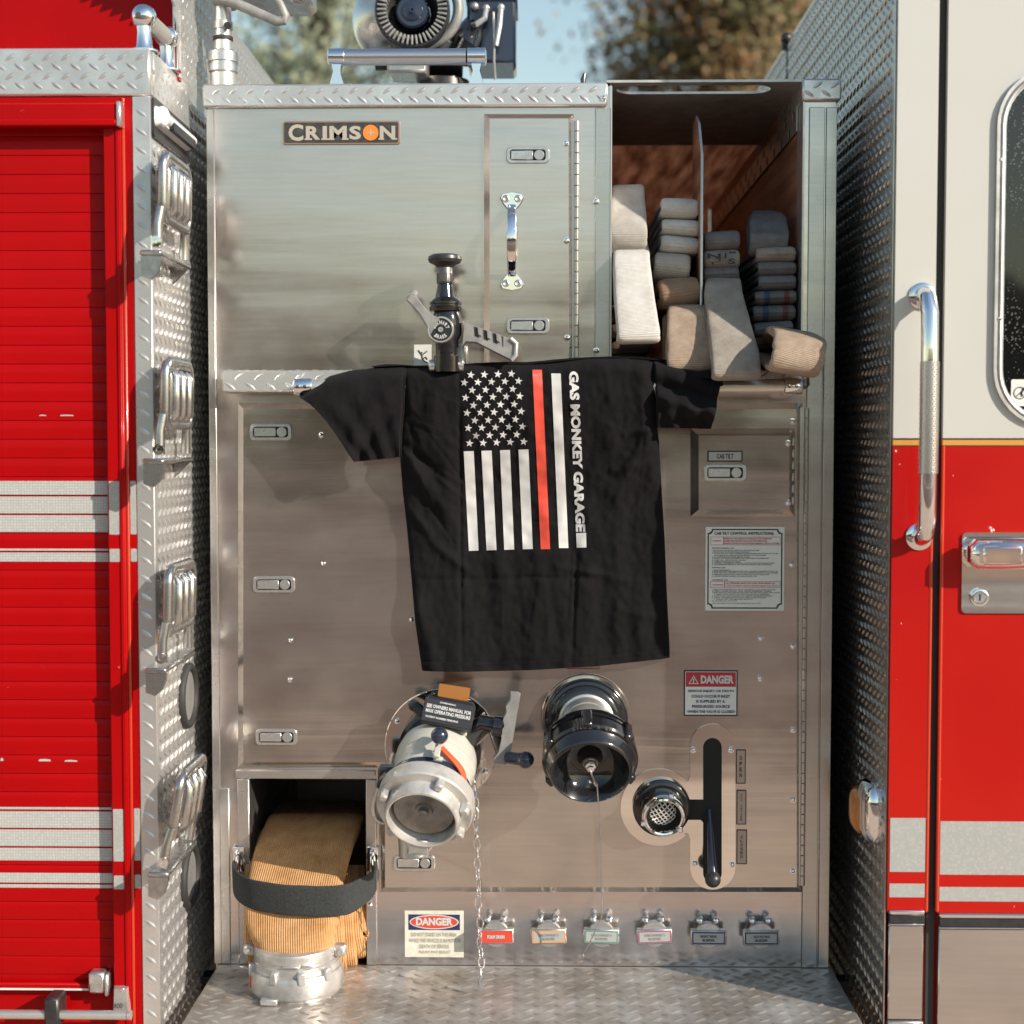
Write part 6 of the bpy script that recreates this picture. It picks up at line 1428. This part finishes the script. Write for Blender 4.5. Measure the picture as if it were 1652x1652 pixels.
# stripes, mouldings, lower steel
for (a, b, par, y0, y1, y2, y3, m0, s0) in ((xp0 + .003, xp1 - .006, pil, 1320, 1407, 1426, 1448, 1468, 1492), (xd0 + .005, xd1, cdo, 1325, 1411, 1431, 1454, 1473, 1497)):
    for (p_, q_) in ((y0, y1), (y2, y3)):
        mb = MB(); mb.box(a, b, F - .0007, F - .0001, Z(q_, 1560, F), Z(p_, 1560, F)); build('reflective_stripe', mb, 'reflective_white', par)
    mb = MB(); zt1, zt0 = Z(m0, 1560, F), Z(s0, 1560, F); h = zt1 - zt0
    mb.box(a, b, F - .007, F - .0001, zt1 - h * .30, zt1, .002, 0); mb.box(a, b, F - .005, F - .0001, zt0 + h * .1, zt1 - h * .30 - .0002, .001, 1); mb.box(a, b, F - .006, F - .0001, zt0, zt0 + h * .1 - .0002, .001, 0); build('trim_moulding', mb, ['chrome', 'black_satin'], par)
    mb = MB(); mb.box(a, b - .0, F, F + .02, Z(1646, 1560, F) if par == pil else ZC0, zt0 - .002, .002); mb.box(a, b, F + .001, F + .02, zt0 - .0015, zs0 + .0275, 0); build('lower_panel', mb, 'cab_steel', par)
mb = MB(); mb.box(xp0 + .003, xp1 - .006, F - .004, F + .02, ZC0 - .1, Z(1647, 1480, F), .002); build('lower_trim', mb, 'cast_alu', pil)
# grab handle
yh_ = F - .055
def hp(px, py, y): return at(px, py, y)
hx = X(1477, 660, yh_); zt_h, zb_h = Z(478, 1480, F), Z(866, 1480, F)
xh_top = X(1489, 480, F); xh_bot = X(1481, 868, F)
xh = (xh_top + xh_bot) / 2
path = [(xh, F + .0, zt_h), (xh, F - .02, zt_h), (xh, F - .042, zt_h - .008), (xh, yh_, zt_h - .035), (xh, yh_ - .002, zt_h - .10), (xh, yh_ - .003, (zt_h + zb_h) / 2), (xh, yh_ - .002, zb_h + .10), (xh, yh_, zb_h + .035), (xh, F - .042, zb_h + .008), (xh, F - .02, zb_h), (xh, F, zb_h)]
mb = MB(); mb.tube(path, .0155, 24)
for zz in (zt_h, zb_h): mb.lathe((xh, F - .0002, zz), -VY, [(0, .025), (.003, .0245), (.006, .0195)], 32)
gh = build('grab_handle', mb, 'chrome', truck, label='upright chrome grab handle on the cab pillar')
mb = MB(); zk0, zk1 = Z(764, 1477, yh_), Z(583, 1477, yh_); mb.lathe((xh, yh_ - .003, zk0), VZ, [(0, .0162), (zk1 - zk0, .0162)], 28)
nk = 46
for i in range(nk):
    zz = zk0 + (zk1 - zk0) * (i + .5) / nk
    for k in range(9):
        an = R(180 + 180 * (k + .5 * (i % 2)) / 9); mb.sphere((xh + .0162 * math.cos(an), yh_ - .003 + .0162 * math.sin(an), zz), .0017, 6)
build('knurled_grip', mb, 'knurl', gh)
# door handle
x0, x1 = FX(1550, 920), FX(1700, 920); z0, z1 = Z(990, 1600, F), Z(858, 1600, F)
mb = MB(); mb.prism(rrect(x0, x1, z0, z1, .010), FR(F), .0001, .004, chamfer=.001); dh = build('door_handle', mb, 'mirror_steel', cdo)
mb = MB(); hx0, hx1 = FX(1555, 890), FX(1690, 890); hz0, hz1 = Z(917, 1600, F - .03), Z(870, 1600, F - .03)
mb.box(hx0, hx1, F - .056, F - .010, hz0, hz1, .012); mb.box(hx0 + .018, FX(1634, 890), F - .0595, F - .05, hz0 + .008, hz1 - .010, .005); mb.box(FX(1639, 890), hx1 - .01, F - .0595, F - .05, hz0 + .008, hz1 - .010, .005)
mb.cyl((hx0 + .02, F - .012, (hz0 + hz1) / 2), (hx0 + .02, F - .003, (hz0 + hz1) / 2), .02, seg=24); build('paddle', mb, 'chrome', truck)
bpy.data.objects['paddle'].parent = cdo; bpy.data.objects['paddle'].matrix_parent_inverse = WM[cdo.name].inverted()
k_ = at(1578, 963, F); mb = MB(); mb.lathe((k_.x, F - .004, k_.z), -VY, [(0, .0165), (.006, .0165), (.0075, .0145), (.0075, .011), (.0068, .0105)], 32); mb.box(k_.x - .0012, k_.x + .0012, F - .0125, F - .0118, k_.z - .006, k_.z + .006, 0, 1); build('lock', mb, ['chrome', 'ink_black'], cdo)
# window
mb = MB()
mb.prism(win, FR(F + .002), 0, .010, holes=[inset(win, .006)[::1]], chamfer=0); w2 = inset(win, .006); w3 = inset(win, .0175)
mb.prism(w2, FR(F + .002), 0, .0065, holes=[w3]); mb.tube([Vector((a, F - .006, b)) for a, b in inset(win, .011)], .004, 8, closed=True)
wf = build('window_frame', mb, 'alu_dull', cdo)
for q in ((1612, 258), (1608, 515)): p = at(*q, F); mb = MB(); mb.lathe((p.x + .003, F - .0085, p.z), -VY, [(0, .0045), (.0015, .003), (.0016, 0)], 12, caps=False); build('screw', mb, 'chrome', wf)
mb = MB(); mb.prism(inset(win, .0165), FR(F + .008), 0, .004); build('window_pane', mb, 'window_glass', cdo)
x0, x1, z0, z1 = Rc(1632, 612, 1662, 655, F); mb = MB(); mb.prism(rrect(x0, x1 + .01, z0, z1, .003), FR(F + .004), .0003, .0008); st2 = build('safety_sticker', mb, 'label_white', cdo)
c = at(1646, 634, F); mb = MB(); yq = F + .0028; mb.torus((c.x, yq, c.z), VY, .0105, .0008, 28, 6); mb.tube([(c.x + .006, yq, c.z + .007), (c.x + .003, yq, c.z), (c.x + .005, yq, c.z - .006)], .0016, 6); mb.sphere((c.x + .0075, yq, c.z + .0085), .002, 8); mb.tube([(c.x - .007, yq, c.z - .007), (c.x + .008, yq, c.z + .007)], .0008, 6); build('figure', mb, 'ink_black', st2)
# amber marker lamp on the back wall
q = atx(1405, 1302, XW); cyl_ = -.16
zl_ = q.z
def superball(mb, c, r, ex):
    o_ = len(mb.v); mb.sphere((0, 0, 0), 1.0, 40)
    for j in range(o_, len(mb.v)):
        mb.v[j] = tuple(c[k] + r[k] * math.copysign(abs(mb.v[j][k]) ** ex, mb.v[j][k]) for k in range(3))
mb = MB(); superball(mb, (XW - .002, -.172, zl_ + .004), (.030, .054, .060), .62); lamp = build('marker_lamp', mb, 'chrome', truck, label='chrome hooded amber marker lamp on the back wall of the cab')
mb = MB(); superball(mb, (XW - .002, -.128, zl_ - .006), (.037, .046, .046), .60)
build('lens', mb, 'amber', lamp)
